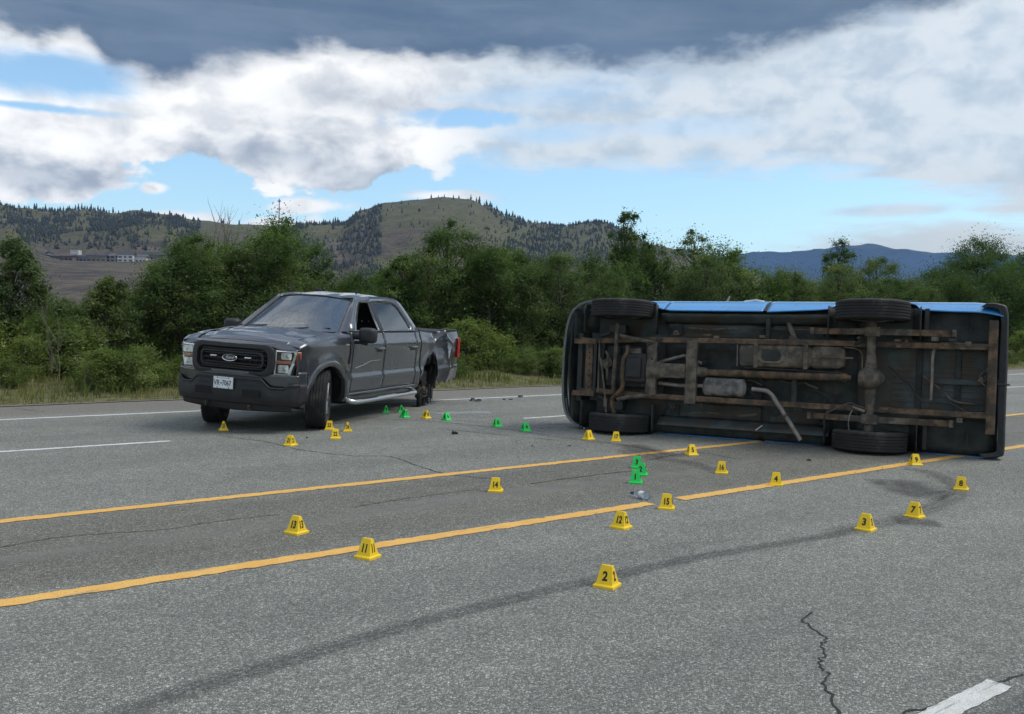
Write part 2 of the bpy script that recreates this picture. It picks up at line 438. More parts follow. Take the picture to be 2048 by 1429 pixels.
def ribbon(name, pts, w, m, z=.006, n=10, jit=0.0):
    """a flat mark on the asphalt along picture positions seen on the ground"""
    pp = smoothpath([RL(G(*p)) for p in pts], n); L = []; Q = []
    for i, p in enumerate(pp):
        t = (pp[min(i + 1, len(pp) - 1)] - pp[max(i - 1, 0)]).normalized(); s = Vector((-t.y, t.x, 0))
        p = p + s * random.uniform(-jit, jit)
        ww = (w if not isinstance(w, (list, tuple)) else lerp(w[0], w[1], i / (len(pp) - 1))) / 2
        if jit: ww *= random.uniform(.4, 1.3)
        L.append((*(p + s * ww).xy, z)); Q.append((*(p - s * ww).xy, z))
    k = len(pp); me = bpy.data.meshes.new(name)
    me.from_pydata(L + Q, [], [(i, i + 1, k + i + 1, k + i) for i in range(k - 1)])
    uvl = me.uv_layers.new(name='UVMap')
    for f in me.polygons:
        for li in f.loop_indices:
            vi = me.loops[li].vertex_index
            uvl.data[li].uv = ((vi % k) / (k - 1), 0.0 if vi < k else 1.0)
    me.materials.append(m); o = bpy.data.objects.new(name, me); col.objects.link(o); o.parent = road
    return o
ribbon('skid_mark', [(150, 1460), (420, 1370), (760, 1268), (1000, 1205), (1240, 1150), (1420, 1112), (1600, 1082), (1745, 1058)], (.20, .17), M_SKID, .006)
ribbon('skid_mark', [(1640, 1070), (1790, 1042), (1890, 1005), (1915, 978), (1870, 950), (1800, 935)], .26, M_SKID2, .009)
ribbon('skid_mark', [(1240, 900), (1290, 915), (1370, 925), (1440, 945)], .3, M_SKID2, .010)
ribbon('skid_mark', [(700, 838), (850, 843), (1000, 858), (1130, 877), (1260, 893), (1340, 912)], .12, M_SKID, .011)
ribbon('skid_mark', [(690, 835), (840, 838), (960, 846), (1100, 868), (1230, 888)], .06, M_SKID2, .012)
ribbon('skid_mark', [(905, 835), (960, 836), (1065, 826)], .05, M_SKID2, .006)
ribbon('skid_mark', [(460, 868), (560, 862), (640, 858)], .10, M_SKID2, .006)
ribbon('oil_stain', [(1780, 960), (1840, 985), (1900, 995)], .8, M_STAIN, .013)
ribbon('oil_stain', [(1790, 1044), (1830, 1046), (1880, 1048)], .35, M_STAIN, .014)
ribbon('oil_stain', [(1255, 890), (1310, 908), (1350, 916)], .55, M_STAIN, .015)
ribbon('coolant_spill', [(870, 829), (930, 826), (985, 826)], .5, M_WET, .006)
def crack(pts, w=.014, n=7):
    ribbon('crack', pts, w, M_CRACK, .003, n, .014)
crack([(1626, 1225), (1604, 1241), (1618, 1252), (1650, 1275), (1652, 1284), (1642, 1290), (1650, 1308), (1640, 1322), (1648, 1340), (1655, 1352), (1650, 1374), (1662, 1390), (1672, 1429)], .012, 4)
crack([(1806, 1429), (1890, 1408), (1950, 1388), (1990, 1368), (2048, 1350)], .014, 6)
crack([(0, 1096), (100, 1078), (210, 1068), (330, 1060), (430, 1044), (560, 1030)], .009, 12)
crack([(700, 1016), (800, 1000), (900, 986), (960, 980)], .009, 12)
crack([(1060, 968), (1180, 952), (1290, 940)], .016)
crack([(440, 872), (530, 884), (600, 900), (700, 912), (780, 914), (840, 934), (900, 950), (980, 958)], .014, 12)
crack([(880, 858), (960, 866), (1060, 876), (1120, 882)], .02)
crack([(1290, 922), (1390, 906), (1470, 918)], .015)
crack([(30, 818), (90, 824)], .02)

# ---------------------------------------------------------------- ground and verge
def ground_mat(name, stops, scale, bump=.6):
    m = bpy.data.materials.new(name); m.use_nodes = True; N = NT(m.node_tree); bs = N.n['Principled BSDF']
    oc = S(N, N.node('ShaderNodeTexCoord').outputs['Object'])
    f = N.noise(oc, scale, 9, .68)
    N.put(bs.inputs['Base Color'], N.ramp(f, stops)); bs.inputs['Roughness'].default_value = .95
    bs.inputs['Specular IOR Level'].default_value = .15
    b = N.node('ShaderNodeBump'); b.inputs['Strength'].default_value = bump; b.inputs['Distance'].default_value = .05
    N.put(b.inputs['Height'], N.noise(oc, scale * 3, 6, .7)); N.l.new(b.outputs[0], bs.inputs['Normal'])
    return m
M_GROUND = ground_mat('dry_ground', [(.3, (.045, .06, .025)), (.5, (.075, .085, .035)), (.7, (.12, .11, .06))], .5)
M_VERGE = ground_mat('verge_soil', [(.3, (.06, .07, .028)), (.5, (.12, .115, .055)), (.68, (.2, .175, .11))], 3.0)
gr = MB(); gr.grid(lambda u, v: (lerp(-14000, 14000, u), lerp(-2500, 16000, v), -.45), 14, 14)
tag(gr.obj('ground', M_GROUND, None, smooth=0), kind='structure')
def verge_z(x, y):
    s = max(0.0, y - 17.0)
    b = .10 * math.sin(x * .7) * math.cos(y * .9 + x * .2) + .06 * math.sin(x * 2.1 + y * 1.3)
    return -.012 + min(s * .04, .35) + b * min(1, s / 2.5)
vg = MB()
vg.grid(lambda u, v: (lerp(-40, 240, u ** 1.5), lerp(16.85, 75, v ** 1.8) , 0), 130, 34)
vg.v = [(x, y + (.16 * math.sin(x * 1.9) + .1 * math.sin(x * 5.3 + 1) if y < 16.9 else 0), verge_z(x, y) if y > 16.9 else .012) for x, y, z in vg.v]
verge = vg.obj('verge', M_VERGE, None, smooth=60); verge.rotation_euler = (0, 0, ROAD_A); tag(verge, kind='structure')

# ---------------------------------------------------------------- hills
def hill_mat(name, grass, grass2, brush, brush2, bscale, blow):
    m = bpy.data.materials.new(name); m.use_nodes = True; N = NT(m.node_tree); bs = N.n['Principled BSDF']
    oc = S(N, N.node('ShaderNodeTexCoord').outputs['Object'])
    x, y, z = N.sep(oc)
    g = N.mix(N.smooth(N.noise(oc, .02, 8, .62), .35, .65), grass, grass2)
    br = N.mix(N.smooth(N.noise(oc, .035, 7, .7), .35, .65), brush, brush2)
    f = N.smooth(N.noise(oc, bscale, 8, .62) + (blow - z) * .0022, .46, .60)
    c = N.mix(f, g, br)
    sp = N.smooth(N.noise(oc, .11, 5, .7), .52, .64)
    c = N.mix(sp * .7, c, brush)
    c = N.mix(N.smooth(N.voro(oc, .09), .30, .12) * N.smooth(N.noise(oc, .012, 4), .42, .6) * .85, c, (.044, .050, .042))
    N.put(bs.inputs['Base Color'], c); bs.inputs['Roughness'].default_value = .95; bs.inputs['Specular IOR Level'].default_value = .1
    b = N.node('ShaderNodeBump'); b.inputs['Strength'].default_value = .8; b.inputs['Distance'].default_value = 6.0
    N.put(b.inputs['Height'], N.noise(oc, .03, 8, .65)); N.l.new(b.outputs[0], bs.inputs['Normal'])
    return m
M_HILL = hill_mat('sage_hillside', (.090, .092, .048), (.125, .120, .068), (.054, .049, .047), (.140, .115, .086), .006, 95)
M_FAR = hill_mat('far_forest', (.05, .065, .06), (.06, .075, .065), (.022, .036, .042), (.03, .045, .05), .002, 700)
def horizon(px): return 647 + (px - 1024) * .0178
def fbm(x, y, o=5):
    s = 0; a = 1; f = 1
    for k in range(o):
        s += a * math.sin(x * f * 1.7 + 1.3 * k + math.sin(y * f * 1.1 + k) * 1.4) * math.cos(y * f * 1.5 - .7 * k + math.sin(x * f * .9 + 2 * k)); a *= .5; f *= 2.03
    return s
class Hill:
    """a ridge seen over a range of bearings: height rises from its foot to its crest, then falls behind"""
    def __init__(self, prof, dist, foot, back, rough, name, m, nu, nv, shelf=None):
        self.prof, self.dist, self.foot, self.back, self.rough, self.shelf = prof, dist, foot, back, rough, shelf
        b = MB(); x0, x1 = prof[0][0], prof[-1][0]
        b.grid(lambda u, v: self.at(lerp(x0, x1, u), v), nu, nv)
        self.o = b.obj(name, m, None, smooth=180); tag(self.o, kind='structure')
    def at(self, px, v):
        D = interp(px, self.dist) if isinstance(self.dist, list) else self.dist
        F = interp(px, self.foot) if isinstance(self.foot, list) else self.foot
        crest = P3(px, sinterp(px, self.prof), D).z
        if v < .72:
            t = v / .72; d = lerp(F, D, t)
            s = t ** 1.25 * .55 + (t * t * (3 - 2 * t)) * .45
            h = crest * s
            env = math.sin(math.pi * t) ** .8
        else:
            t = (v - .72) / .28; d = lerp(D, D + self.back, t); h = crest * (1 - t * t * (3 - 2 * t)) ; env = math.sin(math.pi * t) * .5
        p = P3(px, CYP, d)
        h += env * self.rough * fbm(p.x / 190, p.y / 190)
        if self.shelf and v < .72:
            px0, px1, ys, ds = self.shelf     # a bench cut in the slope, with houses on it
            zs = P3((px0 + px1) / 2, ys, ds).z
            k = max(0, 1 - abs((px - (px0 + px1) / 2) / ((px1 - px0) * .62)) ** 4) 
            if k > 0:
                tt = (d - F) / max(1, (ds - F))
                hs = zs * min(1, max(0, tt)) ** .9 if d <= ds else zs + max(0, d - ds - 45) * .05
                if d <= ds + 160: h = lerp(h, hs, k * (1 if d <= ds + 45 else max(0, 1 - (d - ds - 45) / 115)))
        return (p.x, p.y, max(h, -1.0))
    def point(self, px, t): return Vector(self.at(px, t * .72))
PROF_A = [(-420, 455), (-250, 425), (-80, 405), (0, 412), (30, 418), (110, 425), (170, 421), (230, 428), (272, 421), (330, 430), (400, 442), (480, 452), (560, 458), (620, 452), (680, 446), (720, 420), (770, 405), (830, 399), (880, 394), (930, 398), (970, 414), (1010, 436), (1060, 452), (1120, 457), (1160, 449), (1200, 447), (1240, 462), (1300, 492), (1380, 508), (1480, 540), (1600, 590), (1720, 655)]
HILL = Hill(PROF_A, [(-420, 1500), (300, 1500), (560, 1750), (880, 1650), (1250, 1700), (1700, 1500)], [(-420, 420), (600, 430), (1700, 650)], 700, 13, 'hill', M_HILL, 240, 60, (60, 350, 523, 980))
PROF_B = [(900, 560), (1150, 520), (1290, 490), (1360, 500), (1440, 512), (1500, 505), (1560, 502), (1640, 497), (1690, 489), (1740, 486), (1790, 497), (1840, 504), (1900, 503), (2000, 508), (2100, 516), (2300, 500), (2600, 540), (2900, 600)]
HILL_F = Hill(PROF_B, 8200, 4200, 2500, 60, 'mountain', M_FAR, 150, 26)
PROF_C = [(-1400, 600), (-1000, 470), (-700, 440), (-430, 455), (-300, 520)]
HILL_L = Hill(PROF_C, 1700, 600, 600, 16, 'hill', M_HILL, 60, 24)

# conifers on the ridges
M_CON = mat('conifer_needles', (.042, .052, .044), .9, base2=(.060, .070, .052), vscale=.8)
M_BARK = mat('bark', (.075, .062, .05), .9, var=.35, vscale=9, bump=.6, bscale=25)
def conifer_mesh(seed):
    r = random.Random(seed); b = MB(); tiers = 7; n = 7
    for k in range(tiers):
        z0 = .10 + k * .125; rad = (1 - k / tiers) ** .85 * .24 * r.uniform(.75, 1.15) + .02; h = .22
        ph = r.uniform(0, 6)
        ring = [(math.cos(ph + 2 * math.pi * i / n) * rad * r.uniform(.6, 1.2), math.sin(ph + 2 * math.pi * i / n) * rad * r.uniform(.6, 1.2), z0 + r.uniform(-.04, .02)) for i in range(n)]
        b.add(ring + [(r.uniform(-.01, .01), r.uniform(-.01, .01), min(1, z0 + h))], [(i, (i + 1) % n, n) for i in range(n)])
    me = bpy.data.meshes.new('crown'); me.from_pydata(b.v, [], b.f); me.materials.append(M_CON); return me
CON = [conifer_mesh(s) for s in range(5)]
_tr = MB(); _tr.tube([(0, 0, -.06), (0, 0, .3)], [.022, .014], 5); CON_TR = _tr.mesh('trunk'); CON_TR.materials.append(M_BARK)
CG = 'lone conifers on the skyline and open slopes'
def conifer(p, h, label):
    o = empty('conifer', p - Vector((0, 0, h * .04))); h *= random.uniform(.65, .95)
    o.scale = (h * random.uniform(.85, 1.25), h * random.uniform(.85, 1.25), h); o.rotation_euler = (0, 0, random.uniform(0, 6))
    for nm, me in (('crown', random.choice(CON)), ('trunk', CON_TR)):
        c = bpy.data.objects.new(nm, me); col.objects.link(c); c.parent = o
    tag(o, label, 'tree', CG)
LA = 'dark conifer standing on the skyline of the rounded bald hill'
LB = 'dark conifer standing on the long wooded ridge above the houses'
LC = 'dark conifer on the steep wooded shoulder beside the bald summit'
LD = 'small dark conifer dotted over the open grassy hillside'
for px, h in [(718, 9), (858, 11), (872, 7), (884, 10), (902, 8), (913, 8)]: conifer(HILL.point(px, .985), h, LA)
for px in [936, 948, 955, 962, 968, 974, 980, 986, 991, 998, 1004, 1009, 1016, 1021, 1027, 1034, 1041, 1049, 1056, 1064, 1071, 1078, 1085, 1092, 1099, 1106, 1113, 1121, 1129, 1137, 1146, 1183, 1212, 1222]:
    conifer(HILL.point(px + random.uniform(-3, 3), random.uniform(.93, 1.0)), random.uniform(9, 19) if px < 1030 else random.uniform(8, 14), LC)
for px in [14, 20, 60, 68, 74, 80, 86, 92, 98, 104, 112, 120, 128, 137, 144, 150, 156, 162, 168, 176, 184, 190, 197, 202, 207, 212, 219, 225, 366, 394, 442, 446, 452, 458, 477, 497, 610, 620, 628, 636, 644, 650, 656, 662, 668, 674, 680]:
    conifer(HILL.point(px + random.uniform(-2, 2), random.uniform(.95, 1.0)), random.uniform(7, 15), LB)
for k in range(120):
    px = random.choice([random.uniform(0, 420), random.uniform(690, 980), random.uniform(690, 1000), random.uniform(1000, 1240)])
    conifer(HILL.point(px, random.uniform(.45, .97)), random.uniform(5, 9), LD)
# the wooded flanks read as one mass
b = MB(); far_v = []; far_f = []
base = [(np.array([v.co[:] for v in me.vertices]), [tuple(p.vertices) for p in me.polygons]) for me in CON]
for k in range(9000):
    zone = random.random()
    if zone < .5: px = random.uniform(-150, 400); t = random.triangular(.5, .98, .72)
    elif zone < .8: px = random.triangular(950, 1330, 1120); t = random.uniform(.42, .96)
    else: px = random.uniform(590, 760); t = random.uniform(.25, .97)
    if 60 < px < 350 and t < .60: continue
    if fbm(px / 45, t * 6) < -.25 and random.random() < .75: continue
    p = HILL.point(px, t); h = random.triangular(3, 9, 4.5); s = h * random.uniform(.9, 1.5)
    vv, ff = random.choice(base); o = len(far_v)
    far_v += [(p.x + a * s, p.y + c * s, p.z - .3 + d * h) for a, c, d in vv]; far_f += [tuple(i + o for i in f) for f in ff]
b.v, b.f = far_v, far_f
me = bpy.data.meshes.new('hillside_forest'); me.from_pydata(b.v, [], b.f); me.materials.append(M_CON)
o = bpy.data.objects.new('hillside_forest', me); col.objects.link(o); tag(o, 'dark conifer wood covering the flanks of the hills', 'forest', None, 'stuff')

# ---------------------------------------------------------------- houses on the bench
HW = [mat('house_wall_%s' % n, c, .8, var=.1, vscale=.5) for n, c in (('cream', (.29, .26, .22)), ('white', (.58, .58, .56)), ('grey', (.24, .24, .25)), ('brown', (.17, .125, .10)), ('tan', (.22, .18, .14)))]
HR = [mat('house_roof_%s' % n, c, .85, var=.2, vscale=.6) for n, c in (('charcoal', (.05, .05, .055)), ('brown', (.085, .06, .05)), ('grey', (.11, .11, .115)))]
M_HGLASS = mat('house_glass', (.03, .04, .05), .15)
M_RETAIN = mat('retaining_concrete', (.30, .28, .25), .9, var=.15, vscale=.3)
house_words = ['small cream house with a charcoal gable roof at the end of the hilltop row', 'white gabled house beside the cream one on the hilltop bench', 'long brown house with a low brown roof behind a retaining wall', 'tall white block rising above the brown hilltop roofs', 'low grey bungalow with a dark roof beside the tall block', 'wide tan house with a charcoal roof midway along the row', 'grey house with a brown roof between two pale neighbours', 'cream house with a broad grey roof and a row of windows', 'bright white house with big dark windows on the bench', 'low white villa with a long flat line of windows', 'large grey house with stacked dark roofs at the wooded end', 'brown house half hidden by the trees at the wooded end', 'small grey house behind the white gabled one', 'narrow tan house with a brown roof behind the tan row', 'narrow brown house behind the cream house', 'small grey house behind the bright white one']
def house(px, w, h, wi, ri, label, dd=0, dep=9):
    p = HILL.point(px, 0); z = P3(205, 523, 980).z - .6
    p = P3(px, 520, 985 + dd); p.z = z
    o = empty('house', p, (0, 0, random.uniform(-.25, .25))); o.scale = (1.25, 1.25, 1.35)
    MB().box((0, 0, h / 2 - 1.0), (w, dep, h + 2)).obj('wall', HW[wi], o, 0)
    rh = h * .38; e = .7
    rf = MB(); prof = [(-dep / 2 - e, h - .1), (0, h + rh), (dep / 2 + e, h - .1), (0, h + rh - .35)]
    if ri is None: rf.box((0, 0, h + .2), (w + .6, dep + .6, .5)); ri = 2
    elif w < 13:                                   # gable towards the road
        q = [(-w / 2 - e, h - .1), (0, h + rh), (w / 2 + e, h - .1), (w / 2 + e - .3, h - .45), (0, h + rh - .5), (-w / 2 - e + .3, h - .45)]
        rf.loft([[(a, -dep / 2 - e, c) for a, c in q], [(a, dep / 2 + e, c) for a, c in q]])
        MB().prism([(-w / 2, h - .4), (w / 2, h - .4), (0, h + rh - .6)], dep - .4, Matrix.Translation((0, dep / 2 - .2, 0)) @ Matrix.Rotation(R(90), 4, 'X')).obj('gable', HW[wi], o, 0)
    else:
        q = [(-dep / 2 - e, h - .1), (0, h + rh), (dep / 2 + e, h - .1), (0, h - .4)]
        rf.loft([[(-w / 2 - e, a, c) for a, c in q], [(w / 2 + e, a, c) for a, c in q]])
    rf.obj('roof', HR[ri], o, 0)
    n = max(2, int(w / 3.4)); st = 2 if h > 5 else 1
    for s in range(st):
        for i in range(n):
            wx = -w / 2 + (i + .5) * w / n
            MB().box((wx, -dep / 2 - .02, 1.4 + s * 2.8), (w / n * random.uniform(.4, .7), .08, 1.4)).obj('window', M_HGLASS, o, 0)
    tag(o, label, 'house', 'houses on the hilltop bench')
hs = [(82, 11, 5, 0, 0, 0), (104, 10, 6, 1, 0, 12), (130, 20, 4.2, 3, 1, 0), (152, 7, 11, 1, None, 26), (172, 14, 4.2, 2, 0, 6), (196, 16, 5, 4, 0, 0), (215, 11, 5.6, 2, 1, 14), (232, 13, 5.2, 0, 2, 4), (254, 13, 6.4, 1, 0, 0), (280, 17, 5.0, 1, 2, 6), (306, 18, 7.2, 2, 0, 14), (332, 14, 6.4, 3, 0, 4), (118, 9, 4.4, 2, 0, 22), (186, 9, 5.2, 4, 1, 24), (243, 9, 6.0, 3, 0, 26), (268, 10, 5.4, 2, 0, 24)]
for (px, w, h, wi, ri, dd), lab in zip(hs, house_words): house(px, w, h, wi, ri, lab, dd)
for (px, w, lab) in ((98, 14, 'pale concrete retaining wall below the cream hilltop house'), (162, 22, 'long pale retaining wall below the brown hilltop house'), (205, 14, 'pale retaining wall below the wide tan house'), (330, 15, 'pale retaining wall at the wooded end of the bench')):
    p = P3(px, 527, 972); rw = MB().box((0, 0, 0), (w, .8, 4.0)); rw.box((0, -.1, 2.1), (w + .4, 1.1, .3))
    for i in range(5): rw.box((-w / 2 + (i + .5) * w / 5, -.5, -.1), (.5, .3, 3.8))
    o = rw.obj('retaining_wall', M_RETAIN, None, 0); o.location = p; tag(o, lab, 'wall', 'walls below the houses')

# radio mast on the saddle
M_STEEL = mat('galvanised_steel', (.16, .165, .17), .5, .6)
bp = HILL.point(556, .93); top = P3(556, 398, bp.y).z; hh = top - bp.z
mast = empty('radio_mast', bp); tag(mast, 'thin lattice radio mast with antenna arms on the hill saddle', 'mast')
lt = MB(); s = .8
for a in range(3): lt.tube([(math.cos(a * 2.094) * s, math.sin(a * 2.094) * s, -1), (math.cos(a * 2.094) * s * .6, math.sin(a * 2.094) * s * .6, hh)], .36, 5)
for k in range(int(hh / 1.6)):
    z = k * 1.6
    for a in range(3):
        p = lambda aa, zz: (math.cos(aa * 2.094) * s, math.sin(aa * 2.094) * s, zz)
        lt.tube([p(a, z), p(a + 1, z + 1.6)], .12, 4)
lt.obj('lattice', M_STEEL, mast)
for z, w in ((hh * .62, 3.4), (hh * .9, 2.6)):
    ar = MB(); ar.tube([(-w, 0, z), (w, 0, z)], .3, 5)
    for x in (-w, -w * .5, w * .5, w): ar.tube([(x, 0, z - 1.2), (x, 0, z + 2.6)], .38, 5)
    ar.obj('antenna_arm', M_STEEL, mast)
# ---------------------------------------------------------------- plants
def leaf_mat(name, stops, trans=.5):
    m = bpy.data.materials.new(name); m.use_nodes = True; N = NT(m.node_tree); N.n.clear()
    out = N.node('ShaderNodeOutputMaterial'); at = N.node('ShaderNodeAttribute', attribute_name='leaf_tint')
    oi = N.node('ShaderNodeObjectInfo')
    f = S(N, at.outputs['Fac'])
    c = N.ramp(f, stops)
    c = N.mix(1.0, c, N.mix(S(N, oi.outputs['Random']), (.82, .86, .9), (1.15, 1.1, 1.0)), 'MULTIPLY')
    d = N.node('ShaderNodeBsdfDiffuse'); t = N.node('ShaderNodeBsdfTranslucent'); g = N.node('ShaderNodeBsdfGlossy'); g.inputs['Roughness'].default_value = .45
    N.put(d.inputs[0], c); N.put(t.inputs[0], N.mix(1.0, c, (1.1, 1.3, .7), 'MULTIPLY')); g.inputs[0].default_value = (.5, .55, .5, 1)
    m1 = N.node('ShaderNodeMixShader'); m1.inputs[0].default_value = trans; N.l.new(d.outputs[0], m1.inputs[1]); N.l.new(t.outputs[0], m1.inputs[2])
    m2 = N.node('ShaderNodeMixShader'); m2.inputs[0].default_value = .02; N.l.new(m1.outputs[0], m2.inputs[1]); N.l.new(g.outputs[0], m2.inputs[2])
    N.l.new(m2.outputs[0], out.inputs[0]); return m
M_LEAF = leaf_mat('cottonwood_leaves', [(0, (.038, .066, .022)), (.45, (.072, .122, .036)), (.8, (.120, .178, .058)), (1, (.20, .25, .10))])
M_LEAF2 = leaf_mat('willow_leaves', [(0, (.055, .080, .034)), (.45, (.100, .138, .054)), (.8, (.155, .198, .082)), (1, (.25, .275, .14))])
M_LEAF3 = leaf_mat('verge_shrub_leaves', [(0, (.080, .11, .032)), (.45, (.125, .17, .05)), (.8, (.19, .235, .08)), (1, (.27, .29, .13))])
M_GRASS = leaf_mat('verge_grass', [(0, (.095, .125, .04)), (.4, (.155, .18, .06)), (.7, (.23, .225, .095)), (1, (.36, .32, .18))], .25)
M_TWIG = mat('pale_twig_bark', (.17, .15, .125), .9, var=.3, vscale=12)
M_DEAD = mat('dead_branch_bark', (.15, .12, .11), .9, var=.3, vscale=8)

def leaves_mesh(name, cent, nrm_out, size, tint, m, r):
    """many small leaf faces: cent (n,3), outward directions (n,3)"""
    n = len(cent)
    nv = r.normal(size=(n, 3)) * .8 + nrm_out * .7 + np.array([0, 0, .5]); nv /= np.linalg.norm(nv, axis=1)[:, None]
    a = np.cross(nv, r.normal(size=(n, 3))); a /= np.linalg.norm(a, axis=1)[:, None] + 1e-9; b = np.cross(nv, a)
    s = size * r.uniform(.6, 1.35, n); L = a * s[:, None]; W = b * (s * r.uniform(.32, .55, n))[:, None]
    bend = nv * (s * .15)[:, None]
    V = np.stack([cent - L, cent + W - bend, cent + L, cent - W - bend], 1).reshape(-1, 3)
    me = bpy.data.meshes.new(name); me.vertices.add(4 * n); me.vertices.foreach_set('co', V.ravel())
    me.loops.add(4 * n); me.loops.foreach_set('vertex_index', np.arange(4 * n, dtype=np.int32))
    me.polygons.add(n); me.polygons.foreach_set('loop_start', np.arange(0, 4 * n, 4, dtype=np.int32)); me.polygons.foreach_set('loop_total', np.full(n, 4, dtype=np.int32))
    me.update(); me.validate()
    at = me.attributes.new('leaf_tint', 'FLOAT', 'POINT'); at.data.foreach_set('value', np.repeat(np.clip(tint, 0, 1), 4).astype(np.float32))
    me.materials.append(m); return me

def tree_meshes(seed, H, Rc, base=.1, clumps=55, per=110, leaf=.085, m=None, upright=.3, gap=.0, shape='round', spread=.17):
    """trunk+limbs mesh and leafy crown mesh of one tree, base at the origin"""
    r = np.random.default_rng(seed); rd = random.Random(seed)
    ph = r.uniform(0, 6.28, 6)
    C = []
    tries = 0
    while len(C) < clumps and tries < 4000:
        tries += 1
        t = r.uniform(0, 1); a = r.uniform(0, 6.283)
        if shape == 'round': prof = math.sin(math.pi * min(1, (t * .93 + .07)) ** .8) ** .6
        elif shape == 'tall': prof = (math.sin(math.pi * (t * .86 + .12) ** .8) ** .55) * (1 - .2 * t)
        else: prof = (1 - t) ** .55 * .95 + .1
        
        wob = 1 + .28 * math.sin(2 * a + ph[0] + 3 * t) + .25 * math.sin(3 * a + ph[1] - 5 * t) + .15 * math.sin(7 * t + ph[2])
        rr = Rc * prof * wob * math.sqrt(r.uniform(.12, 1))
        p = np.array([rr * math.cos(a), rr * math.sin(a), H * (base + (1 - base) * t * .95)])
        if C and min(np.linalg.norm((p - q) * [1, 1, .8]) for q in C) < Rc * .13: continue
        C.append(p)
    C = np.array(C)
    wood = MB()
    lean = r.normal(0, .04, 2)
    tk = [(0, 0, -.3), (0, 0, 0)] + [(lean[0] * H * k + rd.uniform(-.06, .06) * Rc, lean[1] * H * k + rd.uniform(-.06, .06) * Rc, H * k) for k in (.2, .4, .6, .8, .93)]
    r0 = .021 * H ** .9
    wood.tube(tk, [r0 * 1.4, r0 * 1.15, r0 * .9, r0 * .7, r0 * .5, r0 * .3, r0 * .1], 7)
    for p in C[:70]:
        k = max(.08, min(.85, p[2] / H - rd.uniform(.12, .28)))
        s = Vector((lean[0] * H * k, lean[1] * H * k, H * k)); e = Vector(p)
        mid = s.lerp(e, .55) + Vector((rd.uniform(-.1, .1), rd.uniform(-.1, .1), -.06)) * Rc * .6
        wood.tube([s, mid, e], [r0 * .34, r0 * .2, r0 * .06], 4, False)
    cents = []; outs = []; tints = []
    for p in C:
        n = int(per * r.uniform(.55, 1.4)); rad = Rc * spread * r.uniform(.75, 1.4)
        g = r.normal(size=(n, 3)) * rad * np.array([.8, .8, .62 + upright])
        # leaves hang on short sprays inside the clump
        ns = 7; sp = r.normal(size=(ns, 3)); sp[:, 2] = np.abs(sp[:, 2]) * (.6 + upright) ; sp /= np.linalg.norm(sp, axis=1)[:, None]
        k = r.integers(0, ns, n); tt = r.uniform(.1, 1.15, n)
        spray = sp[k] * (tt * rad)[:, None] + r.normal(size=(n, 3)) * rad * .2
        w = r.random(n) < .62
        q = np.where(w[:, None], spray, g) + p
        cents.append(q); d = q - np.array([0, 0, H * .45]); outs.append(d / (np.linalg.norm(d, axis=1)[:, None] + 1e-6))
        tints.append(np.clip(r.normal(.50, .2) + r.normal(0, .09, n), 0, 1))
    cents = np.concatenate(cents); keep = cents[:, 2] > .02
    cents = cents[keep]; outs = np.concatenate(outs)[keep]; tints = np.concatenate(tints)[keep]
    return wood.mesh('trunk', 60), leaves_mesh('crown', cents, outs, leaf, tints, m or M_LEAF, r)
def plant(name, meshes, loc, label, cat, group, rz=0, sc_=(1, 1, 1), bark=None):
    o = empty(name, loc, (0, 0, rz)); o.scale = sc_
    for nm, me in zip(('trunk', 'crown'), meshes):
        if nm == 'trunk' and not me.materials: me.materials.append(bark or M_BARK)
        c = bpy.data.objects.new(nm, me); col.objects.link(c); c.parent = o
    return tag(o, label, cat, group)
def spot(px, off):                           # on the verge, seen at picture column px, off metres from the camera's own line across the road
    a = ray(px, horizon(px)); k = off / (a.x * RN.x + a.y * RN.y)
    p = Vector((a.x * k, a.y * k, 0)); q = RL(p); p.z = verge_z(q.x, q.y) - .03 if q.y < 75 else 0
    return p
